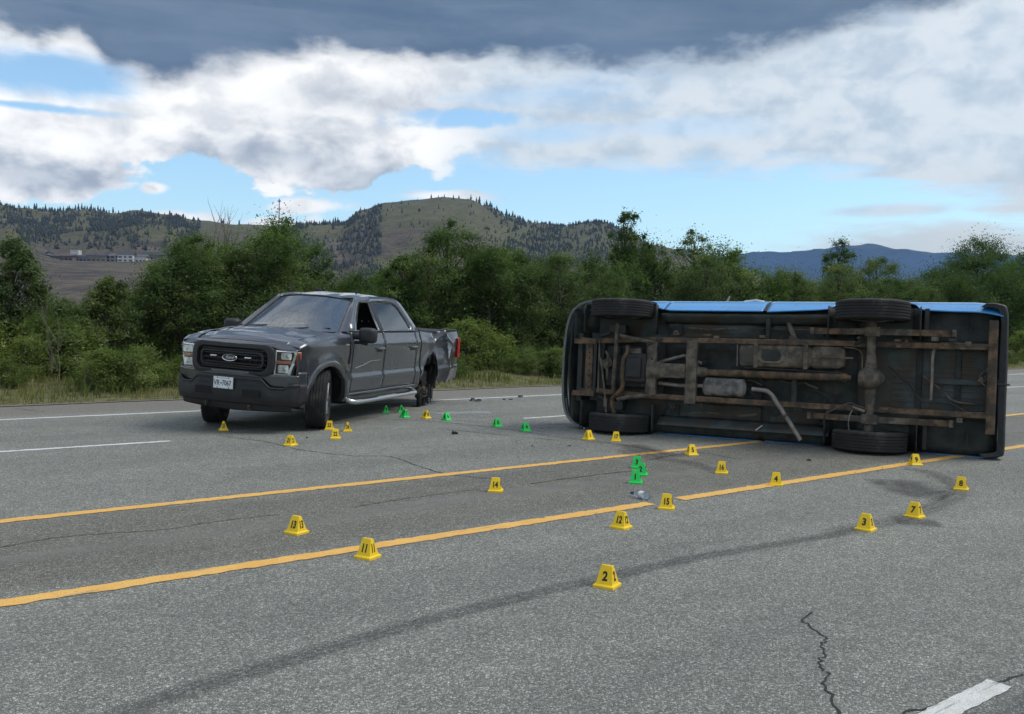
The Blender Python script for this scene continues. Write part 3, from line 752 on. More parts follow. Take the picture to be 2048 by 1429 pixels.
TREES = [  # px, top y, half width px, offset, shape, leaf material, clumps, label
    (25, 474, 62, 22.5, 'tall', M_LEAF2, 70, 'yellow-green poplar at the edge of the thicket beside the leafy willows'),
    (-70, 520, 60, 23, 'round', M_LEAF, 55, 'dark green tree beyond the yellow-green poplar'),
    (215, 553, 56, 23, 'round', M_LEAF2, 60, 'feathery willow below the brown slope with the houses'),
    (322, 552, 50, 24, 'tall', M_LEAF2, 55, 'upright willow below the wooded end of the hilltop houses'),
    (385, 464, 52, 27, 'tall', M_LEAF, 62, 'narrow tree with a spiky top beside the leafless tree'),
    (480, 505, 70, 31, 'round', M_LEAF, 60, 'bushy tree behind the grey pickup truck hood'),
    (562, 434, 78, 28, 'tall', M_LEAF, 85, 'tall cottonwood with a pointed tip behind the pickup cab'),
    (640, 560, 60, 26, 'round', M_LEAF2, 55, 'low rounded tree behind the pickup roof'),
    (806, 512, 55, 27, 'round', M_LEAF, 55, 'bright green lower tree leaning out beside the broad cottonwood'),
    (896, 440, 84, 28, 'round', M_LEAF, 105, 'broad rounded cottonwood, the tallest behind the pickup bed'),
    (1032, 497, 50, 29, 'round', M_LEAF, 62, 'rounded tree between the broad cottonwood and the van'),
    (1095, 505, 44, 30, 'tall', M_LEAF2, 50, 'slim olive tree in front of the wooded hill shoulder'),
    (1165, 535, 52, 34, 'round', M_LEAF2, 50, 'low pale tree beside the tall sparse cottonwood'),
    (1256, 416, 47, 30, 'tall', M_LEAF, 66, 'tall cottonwood with a sparse open crown above the van front'),
    (1382, 456, 54, 32, 'tall', M_LEAF2, 52, 'thin cottonwood with see-through branches above the van door'),
    (1466, 489, 42, 33, 'round', M_LEAF, 40, 'dark small-crowned cottonwood above the middle of the van'),
    (1560, 540, 60, 34, 'round', M_LEAF2, 50, 'low willow above the blue rear panel of the van'),
    (1676, 473, 44, 37, 'tall', M_LEAF, 50, 'dark cottonwood standing out against the blue mountain'),
    (1748, 514, 62, 33, 'round', M_LEAF2, 75, 'smooth rounded willow above the rear wheels of the van'),
    (1955, 480, 84, 30, 'round', M_LEAF, 95, 'large dark cottonwood past the van rear bumper'),
    (2075, 500, 90, 31, 'round', M_LEAF, 80, 'wide dark tree next to the large cottonwood past the van'),
]
for i, (px, ty, hw, off, shp, m, cl, lab) in enumerate(TREES):
    p = spot(px, off); Z = p.y; H = P3(px, ty, Z).z - p.z; Rc = hw / FPX * Z * (1.25 if px < 1900 else 1.4); cl = int(cl * 1.25)
    sparse = 'sparse' in lab or 'see-through' in lab
    per_ = int((300 if not sparse else 230) * min(2.1, max(.8, (Rc / 2.0) ** 1.2)))
    ms = tree_meshes(100 + i, H, Rc, .06 if shp == 'round' else .1, cl, per_, .022 + .0007 * Z, m, .35 if shp == 'tall' else .1, 0, shp, .17 if not sparse else .125)
    plant('cottonwood_tree' if m is M_LEAF else 'willow_tree', ms, p, lab, 'tree', 'trees along the far side of the road', random.uniform(0, 6))
# the thicket between and in front of them: copies of a few grown shapes
VAR = [tree_meshes(300 + k, 4.0, 1.5, .02, 70, 240, .044, (M_LEAF, M_LEAF2)[k % 2], .5, 0, ('round', 'tall')[k % 2], .2) for k in range(6)]
k = 0
for px in list(range(-1000, -60, 110)) + list(range(-60, 2140, 46)):
    off = random.uniform(23.5, 27.5); x = px + random.uniform(-18, 18)
    if px > 1200: off += 3
    p = spot(x, off); ty = sinterp(x, [(-60, 560), (60, 640), (150, 640), (240, 600), (330, 545), (430, 505), (560, 490), (660, 530), (740, 590), (800, 550), (900, 520), (1050, 520), (1250, 510), (1400, 520), (1500, 535), (1640, 560), (1800, 585), (1840, 598), (1900, 560), (2100, 560)]) + random.uniform(-34, 24)
    H = max(1.4, P3(x, ty, p.y).z - p.z); s = H / 4.0
    plant('thicket_tree', VAR[k % 6], p, 'dense green young tree crowded into the roadside thicket', 'tree', 'thicket along the verge', random.uniform(0, 6), (s * random.uniform(.95, 1.3), s * random.uniform(.95, 1.3), s)); k += 1
for px in range(-80, 2140, 56):
    off = random.uniform(30, 38); x = px + random.uniform(-20, 20); p = spot(x, off)
    ty = sinterp(x, [(-60, 600), (200, 620), (420, 560), (620, 590), (780, 560), (1000, 540), (1300, 540), (1600, 570), (1830, 590), (1900, 560), (2100, 540)]) + random.uniform(-34, 14)
    H = max(1.5, P3(x, ty, p.y).z - p.z); s = H / 4.0
    plant('thicket_tree', VAR[(k * 5 + 2) % 6], p, 'dense green tree in the second rank of the thicket', 'tree', 'thicket along the verge', random.uniform(0, 6), (s * 1.25, s * 1.25, s)); k += 1
SHR = [tree_meshes(400 + k, 1.0, .62, .02, 40, 150, .028, M_LEAF3, .1, 0, 'round', .26) for k in range(4)]
for px in list(range(-40, 380, 30)) + list(range(905, 1140, 20)) + list(range(2020, 2120, 18)) + list(range(640, 900, 40)):
    off = random.uniform(18.6, 22.0); x = px + random.uniform(-12, 12); p = spot(x, off)
    s = random.uniform(.5, 1.05) * (1.3 if off > 20.6 else .8)
    plant('verge_shrub', SHR[k % 4], p, 'small bright green shrub at the grassy foot of the thicket', 'shrub', 'shrubs along the verge', random.uniform(0, 6), (s * 1.2, s * 1.2, s)); k += 1

# leafless stems
def bare(seed, H, spread, n, rad, depth=3):
    r = random.Random(seed); b = MB()
    def grow(p, d, L, rr, lv):
        pts = [p]; q = p; dd = d.copy()
        for i in range(4):
            dd = (dd + Vector((r.uniform(-.18, .18), r.uniform(-.18, .18), r.uniform(-.02, .12)))).normalized(); q = q + dd * L / 4; pts.append(q)
        b.tube(pts, [rr, rr * .85, rr * .7, rr * .55, rr * .35], 5 if lv == depth else 4, False)
        if lv > 0:
            for i in range(r.randint(3, 4)):
                s = pts[r.randint(1, 4)]; e = Vector((r.uniform(-1, 1) * spread, r.uniform(-1, 1) * spread, r.uniform(.3, 1))).normalized()
                grow(s, (dd + e).normalized(), L * r.uniform(.5, .7), rr * .5, lv - 1)
    for i in range(n):
        grow(Vector((r.uniform(-.1, .1), r.uniform(-.1, .1), -.1)), Vector((r.uniform(-1, 1) * spread * .6, r.uniform(-1, 1) * spread * .6, 1)).normalized(), H * .55, rad, depth)
    return b
def bare_plant(name, px, off, H, spread, n, rad, m, lab, seed):
    o = empty(name, spot(px, off), (0, 0, seed)); bare(seed, H, spread, n, rad).obj('stem', m, o, 60); tag(o, lab, 'shrub')
bare_plant('bare_shrub', 112, 19.6, 1.7, .5, 2, .009, M_TWIG, 'pale leafless shrub of thin stems at the edge of the grass', 3)
bare_plant('bare_shrub', 165, 18.9, .7, 1.3, 2, .009, M_TWIG, 'low tangle of pale dead twigs lying in the verge grass', 5)
bare_plant('bare_shrub', 462, 26, 2.0, .5, 2, .02, M_TWIG, 'grey dead twigs showing behind the pickup hood', 9)
bare_plant('leafless_tree', 448, 30, 5.2, .75, 2, .05, M_DEAD, 'leafless reddish tree standing in the green thicket', 11)
bare_plant('leafless_tree', 1612, 36, 4.8, .8, 2, .04, M_DEAD, 'bare brown tree between the van roof trees', 12)

# grass of the verge
def grass_mesh(n, x0, x1, y0, y1, h0, h1, seed, pw=1.0):
    r = np.random.default_rng(seed)
    x = x0 + (x1 - x0) * r.random(n) ** pw; y = y0 + (y1 - y0) * r.random(n) ** 1.25
    nz = np.array([fbm(a * .8, b * .8, 3) for a, b in zip(x, y)])
    h = r.uniform(h0, h1, n) * np.clip(1 + .5 * nz, .3, 1.8) * np.clip((y - 16.6) / 1.4, .12, 1)
    z = np.array([verge_z(a, b) for a, b in zip(x, y)]) - .02
    a = r.uniform(0, 6.283, n); w = h * r.uniform(.018, .04, n) + .004; l = h * r.uniform(.05, .5, n); b = r.uniform(0, 6.283, n)
    P = np.stack([x, y, z], 1); W = np.stack([np.cos(a) * w, np.sin(a) * w, 0 * w], 1); T = np.stack([np.cos(b) * l, np.sin(b) * l, h], 1)
    Mi = np.stack([np.cos(b) * l * .3, np.sin(b) * l * .3, h * .55], 1)
    V = np.stack([P - W, P + W, P + Mi + W * .7, P + Mi - W * .7, P + T], 1).reshape(-1, 3)
    me = bpy.data.meshes.new('verge_grass'); F = []
    for i in range(n): F += [(5 * i, 5 * i + 1, 5 * i + 2, 5 * i + 3), (5 * i + 3, 5 * i + 2, 5 * i + 4)]
    me.from_pydata(V.tolist(), [], F)
    t = np.clip(.42 - .28 * nz + r.normal(0, .18, n) + np.clip((18.2 - y) * .22, 0, .35), 0, 1)
    at = me.attributes.new('leaf_tint', 'FLOAT', 'POINT'); at.data.foreach_set('value', np.repeat(t, 5).astype(np.float32))
    me.materials.append(M_GRASS); return me
me = grass_mesh(46000, -10, 70, 16.75, 22.5, .06, .26, 5, 1.5)
o = bpy.data.objects.new('verge_grass', me); col.objects.link(o); o.rotation_euler = (0, 0, ROAD_A)
tag(o, 'tall mixed green and straw grass along the roadside verge', 'grass', None, 'stuff')
# ---------------------------------------------------------------- pickup truck
M_BODY = mat('grey_metallic_paint', (.080, .085, .098), .28, .55, coat=1.0, var=.06, vscale=2, dirt=(.075, .073, .07), dscale=2.2, damt=.35)
M_BLK = mat('black_plastic', (.018, .018, .021), .55, var=.2, vscale=8, bump=.1, bscale=200)
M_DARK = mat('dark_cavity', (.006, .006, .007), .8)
M_TYRE = mat('tyre_rubber', (.017, .017, .018), .8, var=.25, vscale=7, bump=.5, bscale=45, dirt=(.06, .056, .05), dscale=4, damt=.25)
M_RIM = mat('alloy_rim', (.48, .49, .50), .3, .9, var=.1)
M_CHROME = mat('chrome', (.72, .73, .74), .14, 1.0)
M_SATIN = mat('satin_metal', (.55, .56, .58), .33, .9)
M_LAMP = mat('lamp_reflector', (.72, .74, .76), .22, .5, var=.2, vscale=14)
M_LAMPW = mat('lamp_white_strip', (.80, .82, .84), .25)
M_AMBER = mat('amber_lens', (.42, .095, .02), .18, coat=.6)
M_REDL = mat('red_lens', (.40, .012, .015), .15, coat=.8)
M_RUST = mat('brown_rust', (.105, .058, .034), .85, base2=(.19, .125, .08), vscale=7, bump=.5, bscale=40)
M_GRIME = mat('grimy_steel', (.05, .044, .038), .7, .2, base2=(.11, .09, .07), vscale=9, bump=.4, bscale=50)
M_SEAT = mat('black_upholstery', (.014, .014, .015), .8)
M_NAVY = mat('navy_enamel', (.012, .018, .05), .2, coat=.7)
M_PLATE = mat('plate_white', (.72, .75, .76), .4, var=.05)
M_INK = mat('plate_navy_ink', (.03, .05, .12), .5)
def glass_mat(name, tint, refl, rough=.02, t=.5):
    m = bpy.data.materials.new(name); m.use_nodes = True; N = NT(m.node_tree); N.n.clear()
    out = N.node('ShaderNodeOutputMaterial'); g = N.node('ShaderNodeBsdfGlossy'); tr = N.node('ShaderNodeBsdfTransparent'); df = N.node('ShaderNodeBsdfDiffuse')
    g.inputs[0].default_value = (.92, .97, 1, 1); g.inputs['Roughness'].default_value = rough; tr.inputs[0].default_value = (*tint, 1)
    oc = S(N, N.node('ShaderNodeTexCoord').outputs['Object'])
    dust = N.smooth(N.noise(oc, 3.0, 7, .65), .35, .8) * .04
    df.inputs[0].default_value = (.35, .36, .36, 1)
    lw = N.node('ShaderNodeLayerWeight'); lw.inputs[0].default_value = .35
    m1 = N.node('ShaderNodeMixShader'); N.put(m1.inputs[0], S(N, lw.outputs['Fresnel']) * .40 + refl); N.l.new(tr.outputs[0], m1.inputs[1]); N.l.new(g.outputs[0], m1.inputs[2])
    m2 = N.node('ShaderNodeMixShader'); N.put(m2.inputs[0], dust); N.l.new(m1.outputs[0], m2.inputs[1]); N.l.new(df.outputs[0], m2.inputs[2])
    N.l.new(m2.outputs[0], out.inputs[0]); return m
M_WIND = glass_mat('windshield_glass', (.42, .50, .52), .25)
M_PRIV = glass_mat('privacy_glass', (.05, .06, .065), .22)
M_LENS = glass_mat('clear_lens', (.95, .96, .97), .05)

TR_ROLL = -.046
truck = empty('pickup_truck', (-3.55, 12.90, 0), (TR_ROLL, 0, R(252.3))); truck.scale = (1.015, 1.0, 1.005)
tag(truck, 'dark grey crew-cab pickup truck with a crushed bed and missing rear wheel', 'pickup truck')

SIDE = [(.36, .90), (.44, .945), (.52, .958), (.62, .968), (.70, .990), (.735, .985), (.78, .966), (.95, .976), (1.12, .990), (1.20, .994), (1.255, .985), (1.30, .960), (1.40, .935), (1.46, .905), (1.90, .665)]
def yside(x, z):
    y = interp(z, SIDE)
    if x > .1: y -= .13 * ((x - .1) / .8) ** 2 * (1 if z > .5 else .6)
    # swelling round the wheels
    for cx in (0.0, -3.69):
        d = math.hypot(x - cx, z - .43)
        y += .028 * math.exp(-((d - .56) / .11) ** 2) * (1 if z > .42 else .3)
    return y
ZT = [(-.66, 1.37), (-.3, 1.345), (.2, 1.30), (.5, 1.25), (.76, 1.175)]
def archz(x, cx, r, zc, low):
    return zc + math.sqrt(max(0, r * r - (x - cx) ** 2)) if abs(x - cx) < r else low
def panel(sgn, x0, x1, zb, zt, nx, nz, fy=None, dx=0):
    b = MB(); fy = fy or yside
    def f(u, v):
        x = lerp(x0, x1, u); lo = zb(x) if callable(zb) else zb; hi = zt(x) if callable(zt) else zt
        z = lerp(lo, hi, v); return (x, sgn * fy(x, z), z)
    b.grid(f, nx, nz, sgn > 0); return b
def wheel(parent, x, y, z, steer=0, r=.415, w=.275, side=1, rim=True, blocks=True):
    wh = empty('wheel', (x, y, z), (0, 0, steer), parent)
    prof = [(r * .63, -w * .44), (r * .70, -w * .50), (r * .88, -w * .51), (r * .96, -w * .46), (r * .985, -w * .40)]
    for k in range(6):                                # tread ribs and grooves
        a = -w * .36 + k * w * .144; prof += [(r, a - .048 * w), (r, a + .048 * w), (r * .975, a + .058 * w), (r * .975, a + .085 * w)]
    prof += [(r * .985, w * .40), (r * .96, w * .46), (r * .88, w * .51), (r * .70, w * .50), (r * .63, w * .44)]
    M = Matrix.Rotation(R(90), 4, 'X')
    t = MB(); t.lathe(prof, 48, M)
    for k in range(44 if blocks else 0):              # shoulder blocks
        a = 2 * math.pi * k / 44
        for s in (-1, 1):
            c = Vector((math.cos(a) * r * .978, s * w * .43, math.sin(a) * r * .978))
            t.box(c, (.012, w * .12, .036), Matrix.Rotation(-a, 3, 'Y'))
    t.obj('tyre', M_TYRE, wh, 30)
    if rim:
        rm = MB(); s = side
        rm.lathe([(r * .64, -w * .42), (r * .64, w * .42), (r * .60, w * .44), (r * .56, w * .36), (r * .54, -w * .36)], 40, M)
        for k in range(6):
            a = 2 * math.pi * k / 6; d = Vector((math.cos(a), 0, math.sin(a)))
            p = [d * (r * .10) + Vector((0, s * w * .36, 0)), d * (r * .58) + Vector((0, s * w * .40, 0))]
            rm.tube(p, [.055, .036], 6, True, .6)
        rm.lathe([(.0, s * -w * .42), (.075, s * -w * .42), (.085, s * -w * .34), (.085, s * -w * .2)], 20, M)
        rm.obj('rim', M_RIM, wh, 35)
        MB().lathe([(0, -s * w * .05), (r * .54, -s * w * .05)], 24, M).obj('brake_disc', M_GRIME, wh)
    return wh

# --- body sides
for s in (1, -1):
    zb = lambda x: archz(x, 0.0, .50, .43, .46 if x < 0 else .80)
    zt = lambda x: sinterp(x, ZT)
    fd = panel(s, -.655, .70, zb, zt, 54, 14)
    # rounded top running in to the hood edge
    def ftop(u, v):
        x = lerp(-.655, .70, u); z = zt(x); y = yside(x, z); yi = .80 - .10 * max(0, (x + .1) / .8) ** 2
        a = v * math.pi / 2
        return (x, s * lerp(y, yi, math.sin(a) * .35 + v * .65), z + .03 * math.sin(a) - (.0 if v < .9 else .004))
    fd.grid(ftop, 40, 6, s < 0)
    fd.obj('fender', M_BODY, truck, 30, solid=.012)
    fl = MB()                                         # wheel-arch lip
    rings = []
    for k in range(25):
        a = math.pi * (k / 24) * 1.06 - .1
        ring = []
        for rr, o in ((.492, -.05), (.495, .012), (.52, .022), (.565, .016), (.585, 0.0)):
            x = math.cos(a) * rr; z = .43 + math.sin(a) * rr
            ring.append((x, s * (yside(x, max(z, .4)) + o), z))
        rings.append(ring)
    fl.loft(rings, False, False); fl.obj('arch_lip', M_BODY, truck, 40)
    fd_ = panel(s, -.668, -1.725, .50, 1.40, 22, 26); d1 = fd_.obj('front_door', M_BODY, truck, 25, solid=.012)
    rd_ = panel(s, -1.737, -2.965, .50, 1.40, 22, 26); d2 = rd_.obj('rear_door', M_BODY, truck, 25, solid=.012)
    panel(s, -2.977, -3.13, .47, 1.42, 6, 22).obj('cab_corner', M_BODY, truck, 25, solid=.012)
    panel(s, -.60, -3.12, .37, .492, 30, 5).obj('rocker_panel', M_BODY, truck, 30, solid=.012)
    for dr, hx in ((d1, -1.55), (d2, -2.80)):
        h = MB(); y = s * (yside(hx, 1.14) + .028)
        h.tube([(hx + .11, y - s * .028, 1.14), (hx + .10, y, 1.142), (hx, y + s * .008, 1.145), (hx - .10, y, 1.142), (hx - .11, y - s * .028, 1.14)], .019, 8)
        h.obj('handle', M_BODY, dr, 40)
        MB().box((hx, s * (yside(hx, 1.12) + .001), 1.125), (.19, .006, .075)).obj('handle_recess', M_BLK, dr, 0, .02)
    # window trim along the belt
    MB().tube([(-.62, s * yside(-.62, 1.405), 1.405)] + [(x, s * (yside(x, 1.405) + .004), 1.405) for x in (-1.2, -1.8, -2.4, -2.98)], .010, 6).obj('belt_trim', M_BLK, truck)
    # greenhouse frame with its two openings
    fr = MB()
    outer = [(-.56, 1.385), (-.80, 1.555), (-1.06, 1.765), (-1.20, 1.865), (-1.32, 1.915), (-1.7, 1.945), (-2.3, 1.95), (-2.68, 1.925), (-2.84, 1.86), (-2.95, 1.70), (-3.06, 1.50), (-3.12, 1.385)]
    w1 = [(-.86, 1.425), (-1.06, 1.60), (-1.24, 1.765), (-1.35, 1.835), (-1.63, 1.85), (-1.615, 1.425)]
    w2 = [(-1.80, 1.425), (-1.79, 1.855), (-2.30, 1.86), (-2.56, 1.845), (-2.66, 1.79), (-2.80, 1.56), (-2.83, 1.46), (-2.80, 1.425)]
    gy = lambda x, z: s * yside(x, z)
    fr.fill([outer, w1, w2], lambda x, z: (x, gy(x, z), z))
    fr.obj('window_frame', M_BODY, truck, 20, solid=.045)
    pb = MB(); pb.fill([[(-1.66, 1.43), (-1.67, 1.855), (-1.775, 1.857), (-1.775, 1.43)]], lambda x, z: (x, s * (yside(x, z) + .006), z)); pb.obj('centre_pillar', M_BLK, truck, 0, solid=.01)
    if s < 0: MB().fill([w1], lambda x, z: (x, s * (yside(x, z) - .02), z)).obj('side_window', M_PRIV, truck, 0)
    MB().fill([w2], lambda x, z: (x, s * (yside(x, z) - .02), z)).obj('side_window', M_PRIV, truck, 0)
    # mirror
    mr = empty('mirror', (-.74, s * 1.0, 1.36), (0, 0, 0), truck)
    h = MB()
    rings = []
    for k, (dx, sc) in enumerate(((.085, .55), (.065, .85), (.02, 1.0), (-.05, 1.0), (-.065, .95))):
        rings.append([Vector((dx - .02 * abs(math.cos(a)), s * (.17 + sc * .135 * (abs(math.cos(a)) ** .5) * (1 if math.cos(a) > 0 else -1)), .0 + sc * .115 * (abs(math.sin(a)) ** .5) * (1 if math.sin(a) > 0 else -1))) for a in [2 * math.pi * i / 20 for i in range(20)]])
    h.loft(rings); h.obj('housing', M_BLK, mr, 45)
    a_ = MB(); a_.tube([(0, -s * .06, -.02), (0, s * .08, -.03)], [.05, .042], 8, True, .7); a_.tube([(-.01, -s * .07, -.12), (-.005, s * .06, -.11), (-.005, s * .18, -.12)], [.03, .028, .03], 7, True, .7)
    a_.obj('arm', M_BLK, mr, 45)
    MB().box((-.068, s * .17, 0), (.004, .22, .18)).obj('glass', M_CHROME, mr, 0)
    # steering side marker vent behind the wheel
    b = MB(); b.tube([(-.565, s * (yside(-.56, 1.2) + .004), 1.26), (-.60, s * (yside(-.6, 1.1) + .004), 1.10), (-.585, s * (yside(-.58, .95) + .006), .93)], .012, 6); b.obj('fender_vent', M_BLK, truck)
    b = MB().box((-.50, s * (yside(-.5, 1.22) + .002), 1.22), (.11, .008, .028)); b.obj('badge', M_CHROME, truck, 0, .004)
    # side step
    st = MB(); yb = s * 1.03
    st.tube(smoothpath([(-.66, s * .93, .39), (-.74, yb, .365), (-1.2, yb, .36), (-2.0, yb, .36), (-2.75, yb, .36), (-2.90, yb, .362), (-2.98, s * .93, .39)], 5), .036, 12)
    stp = st.obj('side_step', M_SATIN, truck, 50)
    pd = MB()
    for xc in (-1.2, -2.4): pd.box((xc, yb, .402), (.5, .055, .008))
    pd.obj('tread_pad', M_BLK, stp, 0)

# --- roof, windshield, rear window
rf = MB()
def roof(u, v):
    y = lerp(-1, 1, v); x0 = -1.09 - .12 * abs(y) ** 2.2; x1 = -2.86 + .05 * abs(y) ** 2
    x = lerp(x0, x1, u); half = lerp(.645, .655, u)
    z = 1.985 - .055 * abs(y) ** 2.4 - .075 * (1 - u) ** 4 - .075 * u ** 6 + .0 * u
    for r_ in (.33, .66): z += .010 * math.exp(-((abs(y) - r_) / .06) ** 2) * min(1, 6 * u) * min(1, 6 * (1 - u))
    return (x, y * half, z)
rf.grid(roof, 24, 30); rf.obj('roof', M_BODY, truck, 50, solid=.03)
def ws(u, v, ins=0.0):
    y = lerp(-1, 1, v)
    xb = -.36 - .20 * abs(y) ** 2.2; xt = -1.085 - .12 * abs(y) ** 2.2
    x = lerp(xb, xt, u); z = lerp(1.385, 1.905, u) - .05 * abs(y) ** 2.4 * u
    bulge = .035 * math.sin(math.pi * u) * (1 - y * y)
    return (x + bulge * .6, y * lerp(.80, .625, u), z + bulge * .7)
g = MB(); g.grid(ws, 12, 20); g.obj('windshield', M_WIND, truck, 60)
tr_ = MB()
e = [Vector(ws(k / 12, 0)) for k in range(13)] + [Vector(ws(1, k / 16)) for k in range(1, 17)] + [Vector(ws(1 - k / 12, 1)) for k in range(1, 13)]
tr_.tube(e, .014, 6); tr_.obj('windshield_trim', M_BLK, truck, 40)
for s in (1, -1):                                       # A pillars
    ap = MB(); rings = []
    for k in range(9):
        t = k / 8; p = Vector(ws(t, 1 if s > 0 else 0)); xo, zo = interp(t, [(0, -.60), (.5, -.93), (1, -1.24)]), interp(t, [(0, 1.40), (.5, 1.67), (1, 1.905)])
        q = Vector((xo, s * yside(xo, zo), zo))
        rings.append([p + Vector((.01, 0, .004)), p.lerp(q, .5) + Vector((.02, s * .022, .012)), q, p.lerp(q, .5) - Vector((.03, s * .03, .02))])
    ap.loft(rings); ap.obj('pillar', M_BODY, truck, 50)
cw = MB()
def cowl(u, v):
    y = lerp(-1, 1, v); return (lerp(-.24, -.37, u) - .20 * abs(y) ** 2.2, y * .82, 1.385 - .012 * math.sin(u * 3.14) - .02 * abs(y) ** 3)
cw.grid(cowl, 4, 20); cw.obj('cowl', M_BLK, truck, 40)
for y0, y1, z in ((.10, .66, .03), (-.62, -.02, .03)):
    wp = MB(); wp.tube([(-.40 - .1 * y0 * y0, y0, 1.405), (-.47 - .18 * y1 * y1, y1, 1.432)], .011, 6)
    wp.tube([(-.34, y0 - .02, 1.39), (-.41, (y0 + y1) / 2, 1.425)], [.016, .010], 6); wp.obj('wiper', M_BLK, truck, 40)
bw = MB(); bw.grid(lambda u, v: (lerp(-3.10, -2.86, u), lerp(-1, 1, v) * lerp(.86, .62, u), lerp(1.40, 1.90, u)), 6, 8); bw.obj('rear_window', M_PRIV, truck, 40)
MB().grid(lambda u, v: (-3.12, lerp(-.9, .9, v), lerp(.50, 1.41, u)), 2, 4).obj('cab_back', M_BODY, truck, 0, solid=.02)
an = MB(); an.tube([(-.50, -.84, 1.35), (-.56, -.84, 1.66)], [.009, .004], 6); an.tube([(-.50, -.84, 1.34), (-.50, -.84, 1.37)], .02, 8); an.obj('antenna', M_BLK, truck)
MB().box((-1.30, 0.0, 2.0), (.09, .07, .035)).obj('roof_beacon', M_BLK, truck, 0, .01)
MB().tube([(-2.35, .1, 1.97), (-2.36, .1, 2.07)], [.02, .012], 8).obj('roof_aerial', M_BLK, truck)

# --- hood
def hood(u, v):
    y = lerp(-1, 1, v); hw = lerp(.80, .70, u ** 2)
    xf = .80 - .13 * abs(y) ** 2.4; xr = -.27 - .20 * abs(y) ** 2.2
    x = lerp(xr, xf, u)
    z = sinterp(u, [(0, 1.405), (.35, 1.385), (.7, 1.335), (.92, 1.285), (1, 1.238)]) - .035 * abs(y) ** 2.6
    ya = abs(y * hw)
    z += .018 / (1 + math.exp((ya - .50) / .022)) * min(1, (1.05 - u) * 3) * min(1, u * 8 + .2)
    z -= .004 * math.exp(-((ya - .30) / .09) ** 2) * min(1, (1.0 - u) * 4)
    return (x, y * hw, z)
h = MB(); h.grid(hood, 34, 64); h.obj('hood', M_BODY, truck, 40, solid=.015)

# --- front end.  XF: the shape of the nose in plan
def XF(y, z=1.0): return .895 - .19 * (abs(y) / .95) ** 2.6 - .03 * abs(z - .9)
def front_patch(loops, off, name, m, parent, smooth=30, solid=.02, bevel=0):
    b = MB(); b.fill(loops, lambda y, z: (XF(y, z) + off, y, z)); return b.obj(name, m, parent, smooth, bevel, solid)
def frontgrid(y0, y1, zb, zt, off, ny=30, nz=6):
    b = MB()
    def f(u, v):
        y = lerp(y0, y1, u); lo = zb(y) if callable(zb) else zb; hi = zt(y) if callable(zt) else zt
        z = lerp(lo, hi, v); return (XF(y, z) + (off(v) if callable(off) else off), y, z)
    b.grid(f, ny, nz); return b
frontgrid(-.925, .925, lambda y: interp(abs(y), [(0, 1.196), (.58, 1.192), (.68, 1.152), (.93, 1.15)]), lambda y: interp(abs(y), [(0, 1.242), (.68, 1.225), (.80, 1.205), (.93, 1.185)]), lambda v: -.005 - .055 * v, 40, 6).obj('hood_lip', M_BODY, truck, 40, solid=.02)
frontgrid(-.92, .92, .40, 1.17, -.09, 30, 4).obj('radiator_support', M_DARK, truck, 0, solid=.02)
def rrect(w, h, c, n=5, cz=0, cut=0):
    pts = []
    for qx, qy, a0 in ((1, 1, 0), (-1, 1, 90), (-1, -1, 180), (1, -1, 270)):
        for k in range(n + 1):
            a = R(a0 + 90 * k / n); pts.append((qx * (w / 2 - c) + c * math.cos(a), cz + qy * (h / 2 - c) + c * math.sin(a)))
    return pts
grille = empty('grille', (0, 0, 0), (0, 0, 0), truck)
def ring_loft(specs, name, m, parent):
    b = MB(); b.loft([[(XF(y, z) + off, y, z) for y, z in rrect(w, hh, c, 6, cz)] for w, hh, c, cz, off in specs], True, False); return b.obj(name, m, parent, 40)
ring_loft([(1.30, .43, .14, .992, -.03), (1.29, .42, .14, .992, .022), (1.22, .37, .13, .992, .036), (1.11, .305, .11, .992, .028), (1.08, .285, .10, .992, -.03)], 'grille_surround', M_BLK, grille)
ring_loft([(1.0, .215, .06, .992, -.03), (.99, .205, .06, .992, .014), (.94, .165, .05, .992, .018), (.91, .145, .045, .992, -.03)], 'grille_inner_ring', M_BLK, grille)
for z in (.872, .932, .992, 1.052, 1.112):
    b = MB(); w = .52 if abs(z - .985) < .09 else .49
    b.loft([[(XF(y, z) + o, y, z + dz) for o, dz in ((-.045, -.012), (-.008, -.010), (-.004, .010), (-.045, .012))] for y in [lerp(-w, w, k / 16) for k in range(17)]])
    b.obj('grille_bar', M_BLK, grille, 30)
for k in range(27):
    y = lerp(-.52, .52, k / 26); b = MB().box((XF(y) - .045, y, .992), (.012, .007, .27)); b.obj('grille_slat', M_BLK, grille, 0)
for y in (-.27, .27):
    MB().box((XF(y) + .012, y, 1.015), (.02, .095, .016)).obj('marker_lamp', M_LAMPW, grille, 0, .004)
em = empty('emblem', (XF(0) + .022, 0, 1.002), (0, 0, 0), truck)
def oval(w, hh, x): return [(x, w / 2 * math.cos(a), hh / 2 * math.sin(a)) for a in [2 * math.pi * k / 36 for k in range(36)]]
b = MB(); b.loft([oval(.235, .098, -.03), oval(.235, .098, .004), oval(.226, .090, .011), oval(.212, .078, .008), oval(.208, .074, .004)], True, False); b.obj('rim', M_CHROME, em, 40)
b = MB(); b.loft([oval(.210, .076, 0), oval(.208, .075, .005)]); b.obj('field', M_NAVY, em, 30)
FRONT_M = lambda x, y, z, ry=0: Matrix.Translation((x, y, z)) @ Matrix(((0, 0, 1, 0), (1, 0, 0, 0), (0, 1, 0, 0), (0, 0, 0, 1)))
mesh_obj('lettering', text_mesh('Ford', .066, .35, 1.0, .0006), M_CHROME, em, FRONT_M(.0062, 0, .002))
